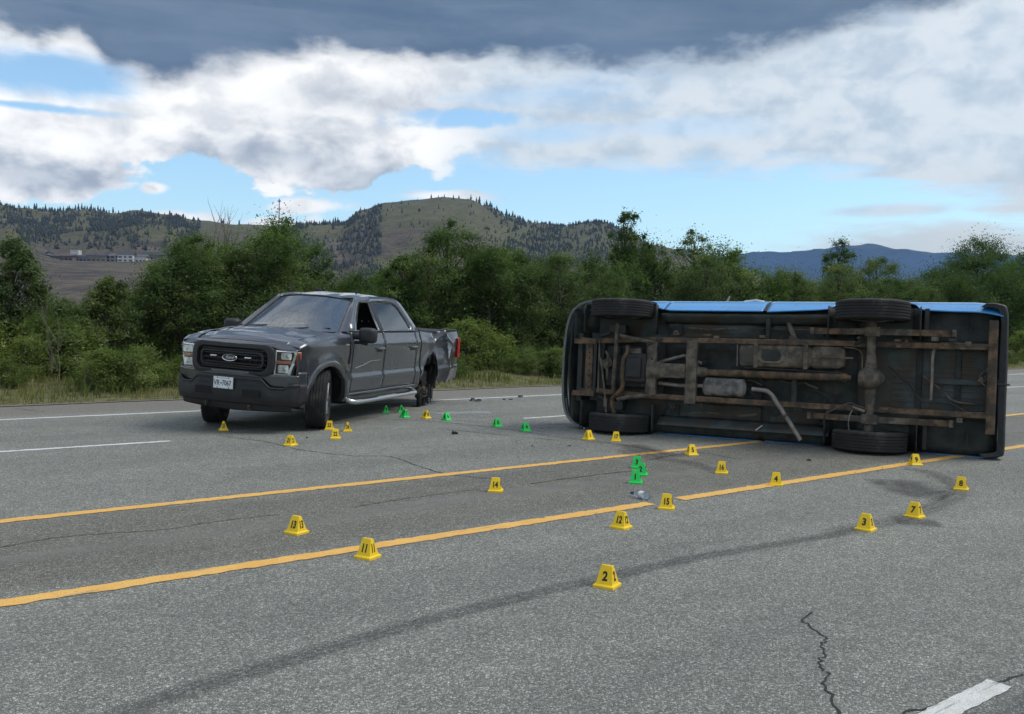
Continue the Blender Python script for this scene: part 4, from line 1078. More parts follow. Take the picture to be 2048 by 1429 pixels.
# headlights
for s in (1, -1):
    hl = empty('headlight', (0, 0, 0), (0, 0, 0), truck)
    quad = lambda pts: [(s * y, z) for y, z in pts] if s > 0 else [(s * y, z) for y, z in pts][::-1]
    front_patch([quad([(.625, .805), (.845, .805), (.935, 1.155), (.64, 1.155)])], -.035, 'bezel', M_BLK, hl, 0, .02)
    front_patch([quad([(.635, .812), (.84, .812), (.905, 1.10), (.91, 1.145), (.645, 1.145)]), quad([(.652, .832), (.81, .832), (.878, 1.10), (.87, 1.125), (.662, 1.125)])], .004, 'chrome_frame', M_CHROME, hl, 0, .03)
    for z, hh in ((.898, .105), (1.068, .092)):
        b = MB()
        yc = .745 if z < 1 else .775
        rings = []
        for w, d in ((1.0, .0), (.85, -.012), (.55, -.03), (.2, -.036)):
            rings.append([(XF(s * yc, z) + d - .008, s * yc + y * w, z + zz * w) for y, zz in rrect(.16, hh, .025, 4)])
        b.loft(rings, True, True); b.obj('reflector', M_LAMP, hl, 40)
        b = MB(); b.lathe([(0.001, .03), (.018, .027), (.03, .016), (.034, 0)], 16, Matrix.Translation((XF(s * yc, z) - .03, s * (yc + .02), z)) @ Matrix.Rotation(R(90), 4, 'Y')); b.obj('projector', M_CHROME, hl, 60)
    front_patch([quad([(.652, .968), (.845, .968), (.852, 1.008), (.652, 1.008)])], .008, 'turn_signal', M_AMBER, hl, 0, .02)
    front_patch([quad([(.80, .845), (.832, .845), (.888, .975), (.86, .975)])], .009, 'light_strip', M_LAMPW, hl, 0, .02)
    # amber reflector wrapping the corner
    b = MB(); b.grid(lambda u, v: (lerp(.722, .66, u) - .03 * (1 - v), s * (lerp(.905, .936, u) - .02 * (1 - v)), lerp(.93 + .03 * u, 1.13, v)), 4, 6); b.obj('side_reflector', M_AMBER, hl, 60, solid=.01)
    b = MB(); b.fill([quad([(.63, .808), (.845, .808), (.93, 1.148), (.642, 1.148)])], lambda y, z: (XF(y, z) + .016, y, z)); b.obj('lens', M_LENS, hl, 60)
    front_patch([quad([(.54, .82), (.636, .82), (.636, 1.15), (.57, 1.15)])], -.012, 'grille_wing', M_BLK, truck, 0, .02)
    b = MB().box((XF(s * .6) + .004, s * .60, 1.02), (.01, .075, .012)); b.obj('wing_trim', M_SATIN, truck, 0)
# bumper: painted upper, black lower with raised middle
def cont(y):
    y = abs(y)
    return interp(y, [(0, .765), (.50, .765), (.60, .665), (.64, .652), (.80, .652), (.84, .69), (.88, .705), (1, .705)])
frontgrid(-.945, .945, lambda y: cont(y) - .01, lambda y: .835 - .02 * min(1, abs(y)) , .012, 64, 6).obj('upper_bumper', M_BODY, truck, 30, solid=.03)
b = MB()
def bump(u, v):
    y = lerp(-.965, .965, u); c = cont(y); z = lerp(.40, c, v)
    o = .05 + .022 * math.sin(math.pi * min(1, v * 1.02)) + (.018 if v > .9 else 0) - .05 * max(0, .25 - v)
    wrap = max(0, abs(y) - .90) * .9
    return (XF(y, z) + o - wrap, y, z)
b.grid(bump, 80, 14); b.obj('lower_bumper', M_BLK, truck, 40, solid=.04)
for s in (1, -1):
    b = MB(); b.grid(lambda u, v: (lerp(.70, .50, u), s * lerp(.955, .972, u), lerp(.42 + .02 * u, .70, v)), 6, 6); b.obj('bumper_end', M_BLK, truck, 40, solid=.03)
    b = MB(); b.grid(lambda u, v: (lerp(.70, .54, u), s * (lerp(.935, .965, u)), lerp(.69, .86, v)), 6, 6); b.obj('bumper_corner', M_BODY, truck, 40, solid=.03)
    for yy, zz, w, hh in ((s * .37, .66, .20, .012), (s * .37, .55, .26, .10)):
        MB().box((XF(yy) + .074, yy, zz), (.012, w, hh)).obj('bumper_recess', M_DARK if hh > .05 else M_BLK, truck, 0, .004)
lp = [(XF(y) + o, y, z) for y, o, z in ()]
b = MB(); b.grid(lambda u, v: (XF(lerp(-.86, .86, u)) + .0 - .03 * v, lerp(-.86, .86, u), lerp(.41, .30 + .03 * abs(lerp(-.86, .86, u)), v)), 30, 4); b.obj('air_dam', M_BLK, truck, 40, solid=.015)
for y in (-.34, .33):
    tw = MB(); tw.tube([(.80, y, .40), (.93, y, .385), (.93, y, .345), (.80, y, .33)], .014, 6); tw.obj('tow_hook', M_GRIME, truck, 40)
pl = empty('license_plate', (XF(0) + .098, -.03, .668), (0, 0, 0), truck)
MB().box((0, 0, 0), (.008, .305, .155)).obj('plate', M_PLATE, pl, 0, .003)
mesh_obj('lettering', text_mesh('VR', .098, 0, .78, .0012), M_INK, pl, FRONT_M(.0055, -.098, -.006))
mesh_obj('lettering', text_mesh('7067', .098, 0, .72, .0012), M_INK, pl, FRONT_M(.0055, .056, -.006))
b = MB(); b.box((.0052, -.030, -.006), (.002, .024, .012)); b.box((.0052, -.03, -.006), (.0024, .010, .022)); b.obj('crest', M_INK, pl, 0)
b = MB().box((.005, 0, .063), (.002, .19, .007)); b.obj('header_line', mat('plate_pale_blue', (.35, .45, .55), .5), pl, 0)
for y in (-.09, .09):
    for z in (-.066, .066): MB().lathe([(0, .003), (.007, .003), (.008, 0)], 10, FRONT_M(.005, y, z)).obj('bolt', M_BLK, pl)

# --- bed: straight far side, crushed near side
BZ = 1.405
def bed_y(x, z): return yside(x, min(z, 1.28)) - (max(0, z - 1.28) * .3)
panel(-1, -3.165, -4.90, lambda x: archz(x, -3.69, .51, .43, .55), BZ, 44, 20, bed_y).obj('bed_side', M_BODY, truck, 30, solid=.02)
panel(-1, -3.14, -4.90, BZ, BZ + .018, 20, 1, lambda x, z: bed_y(x, BZ) - .02).obj('bed_rail', M_BLK, truck, 0, solid=.06)
cr = MB()
_rr = random.Random(4)
def crush(u, v):
    x = lerp(-3.165, -4.93, u)
    lo = interp(x, [(-4.93, .52), (-4.75, .46), (-4.40, .44), (-4.10, .46), (-4.00, .52), (-3.95, .66), (-3.93, .82), (-3.88, .95), (-3.76, 1.02), (-3.60, 1.02), (-3.45, .95), (-3.33, .82), (-3.22, .62), (-3.165, .52)])
    lo += .018 * math.sin(x * 31) + .012 * math.sin(x * 57 + 1)
    top = BZ + interp(x, [(-4.93, -.005), (-4.6, -.01), (-4.25, .0), (-4.12, .022), (-4.02, -.012), (-3.8, -.03), (-3.6, -.03), (-3.165, 0)])
    z = lerp(lo, top, v)
    y = bed_y(x, z)
    t = (z - .5) / .9
    # creases: a sharp vertical fold behind the arch, caved panel ahead of it, bulged corner
    fold = x + 4.10 + .16 * (1 - t)
    y += .12 * math.exp(-abs(fold) / .055) * (.35 + .65 * t)
    y -= .10 * math.exp(-((x + 3.90) / .14) ** 2) * math.exp(-((z - 1.18) / .22) ** 2)
    y -= .075 * math.exp(-((x + 4.42) / .18) ** 2) * math.exp(-((z - 1.22) / .18) ** 2)
    y += .09 * math.exp(-((x + 4.35) / .28) ** 2) * math.exp(-((z - .80) / .28) ** 2)
    y += .05 * math.exp(-((x + 3.62) / .12) ** 2) * math.exp(-((z - 1.2) / .12) ** 2)
    dg = (x + 3.95) * .8 + (z - 1.25)
    y += .05 * math.exp(-abs(dg) / .03) * math.exp(-((x + 3.95) / .25) ** 2)
    dg2 = -(x + 4.55) * .9 + (z - 1.22)
    y += .035 * math.exp(-abs(dg2) / .03) * math.exp(-((x + 4.5) / .22) ** 2)
    y += .006 * math.sin(x * 19 + z * 23) * math.exp(-((x + 4.2) / .5) ** 2)
    return (x, y, z)
cr.grid(crush, 110, 46); o = cr.obj('bed_side', M_BODY, truck, 28, solid=.012); o['label'] = 'crumpled bed side with a sharp fold and torn wheel opening'
# torn liner strips and the dark hollow behind the opening
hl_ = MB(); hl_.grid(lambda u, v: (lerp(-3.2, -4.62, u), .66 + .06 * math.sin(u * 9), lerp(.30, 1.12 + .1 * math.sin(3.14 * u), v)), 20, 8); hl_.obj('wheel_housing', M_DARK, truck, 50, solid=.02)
b = MB()
for k in range(9):
    x = lerp(-3.30, -3.92, k / 8) + _rr.uniform(-.03, .03); z = interp(x, [(-3.95, .70), (-3.88, .93), (-3.75, 1.0), (-3.4, .86), (-3.25, .62)]); w = _rr.uniform(.03, .08)
    y = .90 + _rr.uniform(-.06, .04); l = _rr.uniform(.06, .2)
    b.add([(x - w, y, z + .05), (x + w, y, z + .06), (x + w * .4 + _rr.uniform(-.04, .04), y - _rr.uniform(0, .08), z - l), (x - w * .6, y - .03, z - l * .6)], [(0, 1, 2, 3)])
b.obj('torn_liner', M_BLK, truck, 0, solid=.008)
lp_ = MB(); lp_.tube(smoothpath([(-3.30, .96, .76), (-3.45, .98, .94), (-3.60, .99, 1.01), (-3.76, .97, 1.01), (-3.88, .93, .94), (-3.93, .95, .80)], 4), .03, 7, True, .5); lp_.obj('arch_lip', M_BLK, truck, 50)
MB().grid(lambda u, v: (lerp(-3.14, -4.92, u), lerp(.80, -.80, v), .80), 4, 4).obj('bed_floor', M_BLK, truck, 0, solid=.03)
for s in (1, -1): MB().grid(lambda u, v: (lerp(-3.14, -4.92, u), s * .80, lerp(.80, 1.40, v)), 8, 4).obj('bed_wall', M_BODY, truck, 0, solid=.02)
MB().grid(lambda u, v: (-3.15, lerp(-.88, .88, u), lerp(.6, 1.405, v)), 4, 4).obj('bed_front', M_BODY, truck, 0, solid=.03)
b = MB(); b.tube([(-3.15, .92, 1.405), (-3.6, .91, 1.39), (-4.0, .90, 1.385), (-4.25, .96, 1.425), (-4.5, .93, 1.41), (-4.92, .92, 1.405)], .03, 6, True, .6); b.obj('bed_rail', M_BLK, truck, 40)
tg = MB(); tg.grid(lambda u, v: (-4.93 - .02 * math.sin(3.14 * v), lerp(-.80, .80, u), lerp(.70, 1.41, v)), 12, 10); tg.obj('tailgate', M_BODY, truck, 40, solid=.05)
for s in (1, -1):
    b = MB(); yy = s * (.905 if s < 0 else .965)
    b.loft([[(-4.80, yy + s * .062, z0), (-4.935, yy + s * .055, z0), (-4.975, yy, z0), (-4.97, yy - s * .08, z0), (-4.85, yy - s * .08, z0)] for z0 in (.90, .93, 1.08, 1.23, 1.27)])
    b.obj('tail_light', M_REDL, truck, 40, .01)
b = MB(); b.loft([[(x, y, z) for x, z in ((-4.90, .50), (-5.06, .50), (-5.08, .60), (-5.05, .66), (-4.90, .66))] for y in (-.93, -.88, .60, .88, .92)]); b.obj('rear_bumper', M_BLK, truck, 40, .01)

MB().lathe([(.14, -.10), (.36, -.11), (.39, -.06), (.39, .06), (.36, .11), (.14, .10)], 28, Matrix.Translation((-4.38, 0, .56))).obj('spare_wheel', M_TYRE, truck, 40)
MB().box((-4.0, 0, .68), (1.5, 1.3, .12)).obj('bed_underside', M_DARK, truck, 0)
# --- chassis, interior
for s in (1, -1):
    b = MB(); b.loft([[(x, s * .42 + dy, z + dz) for dy, dz in ((-.04, -.07), (.04, -.07), (.04, .07), (-.04, .07))] for x, z in ((.78, .52), (.3, .52), (-.5, .46), (-3.0, .46), (-3.7, .56), (-4.85, .56))]); b.obj('frame_rail', M_GRIME, truck, 0)
MB().box((-1.85, 0, .515), (2.55, 1.80, .06)).obj('floor', M_DARK, truck, 0)
b = MB(); b.box((.15, 0, .52), (.7, .7, .3)); b.box((-.6, 0, .48), (.9, .34, .26)); b.obj('engine', M_GRIME, truck, 0, .03)
b = MB(); b.tube([(-1.2, 0, .48), (-3.6, 0, .42)], .05, 10); b.obj('driveshaft', M_GRIME, truck, 40)
b = MB(); b.box((.0, 0, .40), (.12, 1.25, .09)); b.tube([(0, -.78, .36), (0, .78, .44)], .035, 8); b.obj('front_suspension', M_GRIME, truck, 0)
b = MB(); b.tube([(-3.69, -.84, .36), (-3.69, .80, .30)], .052, 12); b.lathe([(.02, -.16), (.11, -.12), (.16, 0), (.11, .12), (.02, .16)], 20, Matrix.Translation((-3.69, 0, .34)) @ Matrix.Rotation(R(90), 4, 'X')); b.obj('rear_axle', M_GRIME, truck, 40)
for s in (1, -1):
    b = MB(); b.tube(smoothpath([(-3.02, s * .60, .50), (-3.35, s * .60, .38), (-3.69, s * .60, .30), (-4.05, s * .60, .38), (-4.42, s * .60, .54)], 4), .035, 6, True, .8); b.obj('leaf_spring', M_GRIME, truck, 30)
    b = MB(); b.tube([(-3.60, s * .66, .30), (-3.45, s * .62, .90)], [.032, .026], 8); b.obj('shock_absorber', M_RUST if s > 0 else M_GRIME, truck, 40)
hub = empty('hub', (-3.69, .80, .30), (0, 0, 0), truck)
Mx = Matrix.Rotation(R(-90), 4, 'X')
MB().lathe([(.03, -.05), (.150, -.05), (.154, -.02), (.154, .012), (.12, .016), (.105, .05), (.06, .055), (.05, .10), (0, .105)], 28, Mx).obj('brake_drum', M_GRIME, hub, 35)
b = MB()
for k in range(6):
    a = k * 1.047; b.tube([(math.cos(a) * .082, .045, math.sin(a) * .082), (math.cos(a) * .082, .095, math.sin(a) * .082)], .010, 6)
b.obj('wheel_stud', M_SATIN, hub, 40)
b = MB()
for k in range(12):                                   # bent backing plate and torn scraps hanging to the ground
    x = _rr.uniform(-.26, .20); z = _rr.uniform(-.10, .14); w = _rr.uniform(.03, .075); l = _rr.uniform(.08, .2); y = _rr.uniform(-.02, .10)
    b.add([(x - w, y, z + .05), (x + w, y + .02, z + .05), (x + w * .7, y + _rr.uniform(-.03, .05), max(-.285, z - l)), (x - w * .3, y + .02, max(-.29, z - l - .04)), (x - w, y, z - l * .5)], [(0, 1, 2, 3, 4)])
b.obj('torn_scrap', M_BLK, hub, 0, solid=.014)
b = MB(); b.box((-.02, -.02, .20), (.20, .12, .34)); b.box((.12, 0, .36), (.10, .10, .34)); b.box((-.06, .0, -.16), (.10, .10, .22)); b.box((.13, .02, -.19), (.07, .08, .18)); b.obj('suspension_bracket', M_DARK, hub, 0, .02)
wheel(truck, 0.0, .845, .415 + .038, R(24), side=1)
wheel(truck, 0.0, -.845, .415 - .038, R(24), side=-1)
wheel(truck, -3.69, -.845, .415 - .038, 0, side=-1)
for s in (1, -1):                                      # inner fender liners
    b = MB(); b.grid(lambda u, v: (math.cos(lerp(-.15, 3.3, u)) * .54, s * lerp(.50, .93, v), .43 + math.sin(lerp(-.15, 3.3, u)) * .54), 18, 3); b.obj('fender_liner', M_DARK, truck, 50)
for s in (1, -1):
    st = empty('seat', (-1.75, s * .40, 0), (0, 0, 0), truck)
    b = MB(); b.box((0.05, 0, .86), (.52, .50, .16)); b.obj('cushion', M_SEAT, st, 0, .05)
    b = MB(); b.box((-.30, 0, 1.20), (.14, .50, .66), Matrix.Rotation(R(-12), 3, 'Y')); b.obj('backrest', M_SEAT, st, 0, .05)
    b = MB(); b.box((-.40, 0, 1.64), (.10, .26, .18)); b.obj('headrest', M_SEAT, st, 0, .03)
    for y in (-.06, .06): MB().tube([(-.39, y, 1.5), (-.395, y, 1.58)], .007, 6).obj('headrest_post', M_SATIN, st)
rs = empty('rear_bench', (-2.70, 0, 0), (0, 0, 0), truck)
MB().box((.12, 0, .86), (.5, 1.36, .16)).obj('cushion', M_SEAT, rs, 0, .05)
MB().box((-.16, 0, 1.22), (.14, 1.36, .66)).obj('backrest', M_SEAT, rs, 0, .05)
b = MB(); b.box((-.80, 0, 1.20), (.46, 1.52, .34)); b.obj('dashboard', M_SEAT, truck, 0, .06)
b = MB(); b.lathe([(.185 + .014 * math.cos(a), .014 * math.sin(a)) for a in [2 * math.pi * k / 8 for k in range(8)]], 28, Matrix.Translation((-1.12, .40, 1.26)) @ Matrix.Rotation(R(-62), 4, 'Y'), True)
b.tube([(-1.12, .40, 1.26), (-.9, .40, 1.16)], .03, 8); b.tube([(-1.20, .40, 1.10), (-1.04, .40, 1.42)], .012, 6); b.obj('steering_wheel', M_SEAT, truck, 40)
MB().grid(lambda u, v: (lerp(-1.2, -2.8, u), lerp(-.6, .6, v), 1.90), 2, 2).obj('headliner', mat('grey_headliner', (.10, .10, .10), .9), truck, 0)
# scratches along the doors
b = MB()
for pts in ([(-.80, .86), (-1.05, .90), (-1.30, .955), (-1.62, .958)],):
    b.tube([(x, yside(x, z) + .001, z) for x, z in pts], .004, 5)
b.obj('scratch', M_SATIN, truck)
# ---------------------------------------------------------------- overturned van, lying on its right side with its underside to the road
M_VBLUE = mat('sky_blue_paint', (.042, .27, .62), .3, 0, coat=.8, var=.08, vscale=2, dirt=(.06, .24, .50), dscale=3, damt=.25)
M_VDARK = mat('undercoat', (.018, .022, .022), .8, base2=(.040, .048, .047), vscale=5, bump=.4, bscale=30, dirt=(.060, .056, .048), dscale=3.5, damt=.35)
M_VFLOOR = mat('floor_pan_paint', (.036, .050, .052), .7, base2=(.075, .094, .096), vscale=4, bump=.3, bscale=30, dirt=(.060, .048, .036), dscale=3.2, damt=.6)
M_VRUST = mat('rusty_frame', (.050, .037, .027), .85, base2=(.185, .118, .068), vscale=8, bump=.6, bscale=45, dirt=(.060, .050, .040), dscale=5, damt=.5)
M_VDUST = mat('dusty_steel', (.060, .052, .043), .85, base2=(.175, .148, .115), vscale=8, bump=.4, bscale=45, dirt=(.07, .06, .05), dscale=5, damt=.4)
M_VBLK = mat('greasy_black', (.012, .013, .015), .6, base2=(.028, .028, .029), vscale=8, bump=.4, bscale=40)
M_VPIPE = mat('exhaust_steel', (.19, .17, .145), .55, .5, base2=(.30, .27, .24), vscale=9, bump=.3, bscale=60)
M_VBUMP = mat('weathered_bumper', (.10, .115, .108), .42, .6, base2=(.15, .165, .155), vscale=5)
M_VGLASS = mat('van_window_glass', (.012, .015, .018), .08, coat=.5)
VT = R(3.4); VY = R(152.3)
_fx = Vector((math.cos(VY), math.sin(VY), 0)); _aw = Vector((_fx.y, -_fx.x, 0))
_aw = -_aw if _aw.y < 0 else _aw
_lf = Vector((0, 0, 1)) * math.cos(VT) + _aw * math.sin(VT); _up = _fx.cross(_lf)
van = empty('overturned_van')
van.matrix_world = Matrix(((_fx.x, _lf.x, _up.x, 1.535), (_fx.y, _lf.y, _up.y, 12.87), (_fx.z, _lf.z, _up.z, .928), (0, 0, 0, 1)))
tag(van, 'blue passenger van lying on its side with its rusty underside exposed', 'van')
VX1, VX0 = .80, -4.84                        # nose and tail of the body
def vy(x, z, s):                             # half width of the body at a height above the axle
    y = interp(z, [(-.10, .79), (-.02, .835), (.06, .875), (.10, .895), (.22, .950), (.34, .982), (.5, 1.0), (.75, .995), (1.0, .95), (1.45, .82), (1.62, .72)])
    if x > .2: y -= .22 * ((x - .2) / .6) ** 2
    if x < -4.5: y -= .06 * ((-4.5 - x) / .34) ** 2
    if s < 0: y = min(y, .925)               # the flank it slid on is flattened
    return y
def zsill(x):
    z = interp(x, [(-4.84, .02), (-4.6, .0), (-4.3, .01), (-4.0, .04), (-3.9, .06), (-2.85, .05), (-2.7, .02), (-2.08, -.05), (-2.02, -.035), (-.75, -.035), (-.5, .05), (.5, .08), (.8, .14)])
    for cx, r in ((0.0, .53), (-3.40, .53)):
        if abs(x - cx) < r: z = max(z, -.02 + math.sqrt(r * r - (x - cx) ** 2) * .92)
    return z
for s in (1, -1):
    segs = [('front_fender', .62, -.64), ('front_door', -.652, -2.02), ('side_panel', -2.075, VX0)]
    for nm, a, c in segs:
        b = MB(); n = max(10, int(abs(a - c) * 22))
        def f(u, v):
            x = lerp(a, c, u); zb = zsill(x) + (.20 if s < 0 else 0); z = lerp(zb, 1.0, v ** 1.5); return (x, s * vy(x, z, s), z)
        b.grid(f, n, 16); b.obj(nm, M_VBLUE, van, 30, solid=.015)
    # upper body with its windows
    b = MB(); b.grid(lambda u, v: (lerp(.30 - .55 * v, VX0 + .04 * v, u), s * vy(lerp(.3, VX0, u), lerp(1.0, 1.62, v), s), lerp(1.0, 1.62, v)), 40, 10); b.obj('upper_side', M_VBLUE, van, 30, solid=.02)
    for x0, x1 in ((-.45, -1.10), (-1.25, -1.95), (-2.15, -3.15), (-3.3, -4.5)):
        b = MB(); b.grid(lambda u, v: (lerp(x0, x1, u) - (.22 * v if x0 > -.5 and u < .5 else 0), s * (vy(lerp(x0, x1, u), lerp(1.06, 1.44, v), s) + .006), lerp(1.06, 1.44, v)), 6, 4); b.obj('side_window', M_VGLASS, van, 30, solid=.02)
    # rolled sill under the doors
    b = MB(); b.grid(lambda u, v: (lerp(-.60, -2.9, u), s * lerp(.79, .66, v), .03 + .17 * v + .01 * math.sin(u * 40)), 30, 3); b.obj('inner_sill', M_VFLOOR, van, 40, solid=.015)
    # dark flank behind each wheel
    for cx in (0.0, -3.40):
        b = MB(); b.grid(lambda u, v: (cx + math.cos(lerp(-.05, 3.19, u)) * .55, s * lerp(.50, .90, v), -.02 + math.sin(lerp(-.05, 3.19, u)) * .52), 20, 4); b.obj('wheel_tub', M_VDARK, van, 50, solid=.012)
# dark strip between door and rear panel
for s in (1, -1):
    b = MB(); b.grid(lambda u, v: (lerp(-2.018, -2.08, u), s * (vy(-2.05, lerp(.0, 1.0, v), s) - .012), lerp(.0, 1.0, v)), 2, 10); b.obj('door_gap', M_VBLK, van, 30)
    MB().tube([(-1.62, s * (vy(-1.6, .62, s) + .012), .62), (-1.78, s * (vy(-1.6, .62, s) + .03), .62), (-1.9, s * (vy(-1.6, .62, s) + .012), .62)], .014, 6).obj('door_handle', M_CHROME, van, 40)
b = MB(); b.grid(lambda u, v: (lerp(-.28, VX0 + .04, u), lerp(-1, 1, v) * vy(lerp(.3, VX0, u), 1.62, 1), 1.62 + .10 * (1 - abs(lerp(-1, 1, v)) ** 3)), 20, 20); b.obj('roof', M_VBLUE, van, 40, solid=.02)
b = MB(); b.grid(lambda u, v: (lerp(.34, -.26, u), lerp(-1, 1, v) * lerp(.86, .70, u), lerp(1.02, 1.64, u)), 8, 10); b.obj('windshield', M_VGLASS, van, 40, solid=.02)
b = MB(); b.grid(lambda u, v: (lerp(VX1 - .02, .34, u) + .07 * (1 - lerp(-1, 1, v) ** 2), lerp(-1, 1, v) * lerp(.72, .90, u), lerp(.80, 1.02, u)), 8, 14); b.obj('hood', M_VBLUE, van, 40, solid=.02)
b = MB(); b.grid(lambda u, v: (VX1 - .02 + .07 * (1 - lerp(-1, 1, v) ** 2), lerp(-1, 1, v) * .74, lerp(.40, .80, u)), 8, 14); b.obj('front_panel', M_VBLUE, van, 40, solid=.02)
b = MB(); b.grid(lambda u, v: (VX1 - .05 + .06 * (1 - lerp(-1, 1, v) ** 2), lerp(-1, 1, v) * .74, lerp(.05, .41, u)), 6, 14); b.obj('front_apron', M_VDARK, van, 40, solid=.02)
b = MB()
for k in range(6): b.box((VX1 + .06, 0, .40 + k * .055), (.03, .90, .02))
b.obj('grille', M_VBLK, van, 0)
for s in (1, -1): MB().box((VX1 + .015, s * .60, .52), (.05, .22, .20)).obj('headlight', M_LAMP, van, 0, .03)
for s in (1, -1):
    b = MB(); b.grid(lambda u, v: (VX0 - .03 * math.sin(3.14 * u), s * lerp(.01, .90, u) * (1 if v < .6 else lerp(1, .86, (v - .6) / .4)), lerp(.20, 1.62, v)), 8, 14); b.obj('rear_door', M_VBLUE, van, 30, solid=.03)
    MB().box((VX0 - .035, s * .42, 1.22), (.02, .55, .36)).obj('rear_window', M_VGLASS, van, 0, .03)
    MB().box((VX0 - .02, s * .86, .62), (.06, .10, .34)).obj('tail_light', M_REDL, van, 0, .02)

# --- floor pan and ribs
b = MB(); b.grid(lambda u, v: (lerp(.70, VX0 + .02, u), lerp(-.90, .90, v), .30 + .015 * math.sin(u * 60) * (1 if u < .7 else 0)), 60, 16); b.obj('floor_pan', M_VFLOOR, van, 40, solid=.02)
for y in [-.345 + k * .077 for k in range(10)]:
    for x0, x1 in ((-3.62, -3.88), (-3.98, -4.34), (-4.40, -4.66)):
        b = MB(); b.loft([[(x, y + dy, z) for dy, z in ((-.026, .295), (-.018, .270), (.018, .270), (.026, .295))] for x in (x0, x1)]); b.obj('floor_rib', M_VFLOOR, van, 30)
for x in (-3.93, -4.37):
    b = MB(); b.box((x, 0, .27), (.07, .76, .05)); b.obj('floor_bracing', M_VDARK, van, 0, .008)
for s in (1, -1):
    for x0, x1, nm in ((-.66, -2.0, 'side_floor'), (-2.12, -2.78, 'side_floor')):
        b = MB(); b.grid(lambda u, v: (lerp(x0, x1, u), s * lerp(.46, .80, v), .235 + .022 * math.sin(v * 9 + 2 * u) + .012 * math.sin(u * 14)), 24, 10); b.obj(nm, M_VFLOOR, van, 40, solid=.012)
    b = MB(); pts = [(-.95, .60), (-1.25, .575), (-1.55, .60), (-1.75, .595), (-1.95, .56)]
    b.tube(smoothpath([(x, s * y, .20) for x, y in pts], 6), .016, 6); b.obj('floor_flange', M_VDUST, van, 40)
    b = MB().box((-.80, s * .60, .20), (.12, .22, .03)); b.obj('body_mount', M_VDARK, van, 0, .01)
    b = MB(); b.lathe([(.012, .02), (.036, .02), (.04, 0), (.03, -.006)], 14, Matrix.Translation((-.78, s * .52, .17)) @ Matrix.Rotation(R(180), 4, 'X')); b.obj('mount_bolt', M_VDUST, van, 40)
b = MB(); b.grid(lambda u, v: (lerp(-.62, -2.0, u), lerp(-.36, .36, v), .20 + .05 * math.sin(v * 6.28) ** 2), 20, 16); b.obj('tunnel_floor', M_VDARK, van, 40, solid=.01)
b = MB(); b.grid(lambda u, v: (lerp(-2.0, -3.2, u), lerp(-.80, .80, v), .24), 10, 8); b.obj('mid_floor', M_VDARK, van, 40, solid=.01)
for s in (1, -1):
    b = MB(); b.grid(lambda u, v: (lerp(-3.95, -4.78, u), s * lerp(.46, .88, v), .16 + .06 * v), 8, 6); b.obj('quarter_floor', M_VDARK, van, 40, solid=.012)
    b = MB(); b.grid(lambda u, v: (lerp(.74, .56, u), s * lerp(.40, .84, v), lerp(.04, .3, u)), 6, 6); b.obj('inner_wing', M_VDARK, van, 40, solid=.012)

# --- frame
for s, yy in ((1, .405), (-1, -.385)):
    b = MB(); pts = [(.60, yy * .96, .06), (.42, yy * .90, .05), (.10, yy * .95, .10), (-.30, yy * 1.0, .08), (-.50, yy, .0), (-1.6, yy * 1.02, .0), (-2.7, yy * 1.04, .0), (-3.05, yy * 1.04, .06), (-3.40, yy * 1.04, .13), (-3.75, yy * 1.04, .08), (-4.74, yy * 1.04, .06)]
    b.loft([[(x, y + dy, z + dz) for dy, dz in ((-.036, -.07), (.036, -.07), (.036, .07), (-.036, .07))] for x, y, z in pts]); b.obj('frame_rail', M_VRUST, van, 0, .006)
def xmember(x, w, y0, y1, m, z=-.02, d=.06, holes=0, taper=0.0, name='crossmember'):
    o = MB(); n = 10
    o.loft([[(x + dx * (1 + taper * abs(2 * k / n - 1) ** 3), lerp(y0, y1, k / n), z + dz) for dx, dz in ((-w / 2, d), (-w / 2, 0), (-w * .28, -.012), (w * .28, -.012), (w / 2, 0), (w / 2, d))] for k in range(n + 1)])
    o = o.obj(name, m, van, 25)
    for k in range(holes):
        y = lerp(y0, y1, (k + 1) / (holes + 1)); MB().lathe([(0, 0), (.014, 0)], 10, Matrix.Translation((x - w * .12, y, z - .0145)) @ Matrix.Rotation(R(180), 4, 'X')).obj('hole', M_DARK, o)
    return o
xmember(.455, .11, -.40, .37, M_VRUST, -.02, .07, 8)
xmember(-.515, .125, -.36, .38, M_VDUST, -.075, .07, 2, .35)
xmember(-1.09, .15, -.46, .42, M_VDUST, -.085, .07, 0)
xmember(-2.08, .06, .42, .74, M_VDARK, .05, .06)
xmember(-4.74, .10, -.62, .74, M_VRUST, -.02, .08)
xmember(-2.45, .07, -.36, .36, M_VDARK, .04, .06)
for y0, y1 in ((.30, .42), (-.46, -.34)):
    b = MB(); b.box((.52, (y0 + y1) / 2, -.035), (.34, .075, .03)); b.lathe([(0, 0), (.016, 0)], 10, Matrix.Translation((.56, (y0 + y1) / 2, -.0515)) @ Matrix.Rotation(R(180), 4, 'X')); b.obj('bumper_bracket', M_VRUST, van, 0, .006)
b = MB(); b.box((.36, -.02, .02), (.05, .74, .10)); b.box((.27, -.02, .06), (.06, .80, .06)); b.obj('radiator', M_VBLK, van, 0, .01)
MB().box((.64, -.02, .10), (.08, 1.0, .04)).obj('valance', M_VDARK, van, 0, .01)
# gussets between rails and crossmember
for s in (1, -1):
    b = MB(); b.tube(smoothpath([(-.02, s * .46, -.04), (-.20, s * .42, -.055), (-.38, s * .395, -.06), (-.55, s * .36, -.07)], 4), .030, 6); b.obj('radius_arm', M_VDUST, van, 40)
    b = MB(); b.tube(smoothpath([(-.44, s * .33, -.075), (-.56, s * .37, -.06), (-.70, s * .41, -.03)], 4), .032, 6, True, .6); b.obj('gusset', M_VRUST, van, 40)
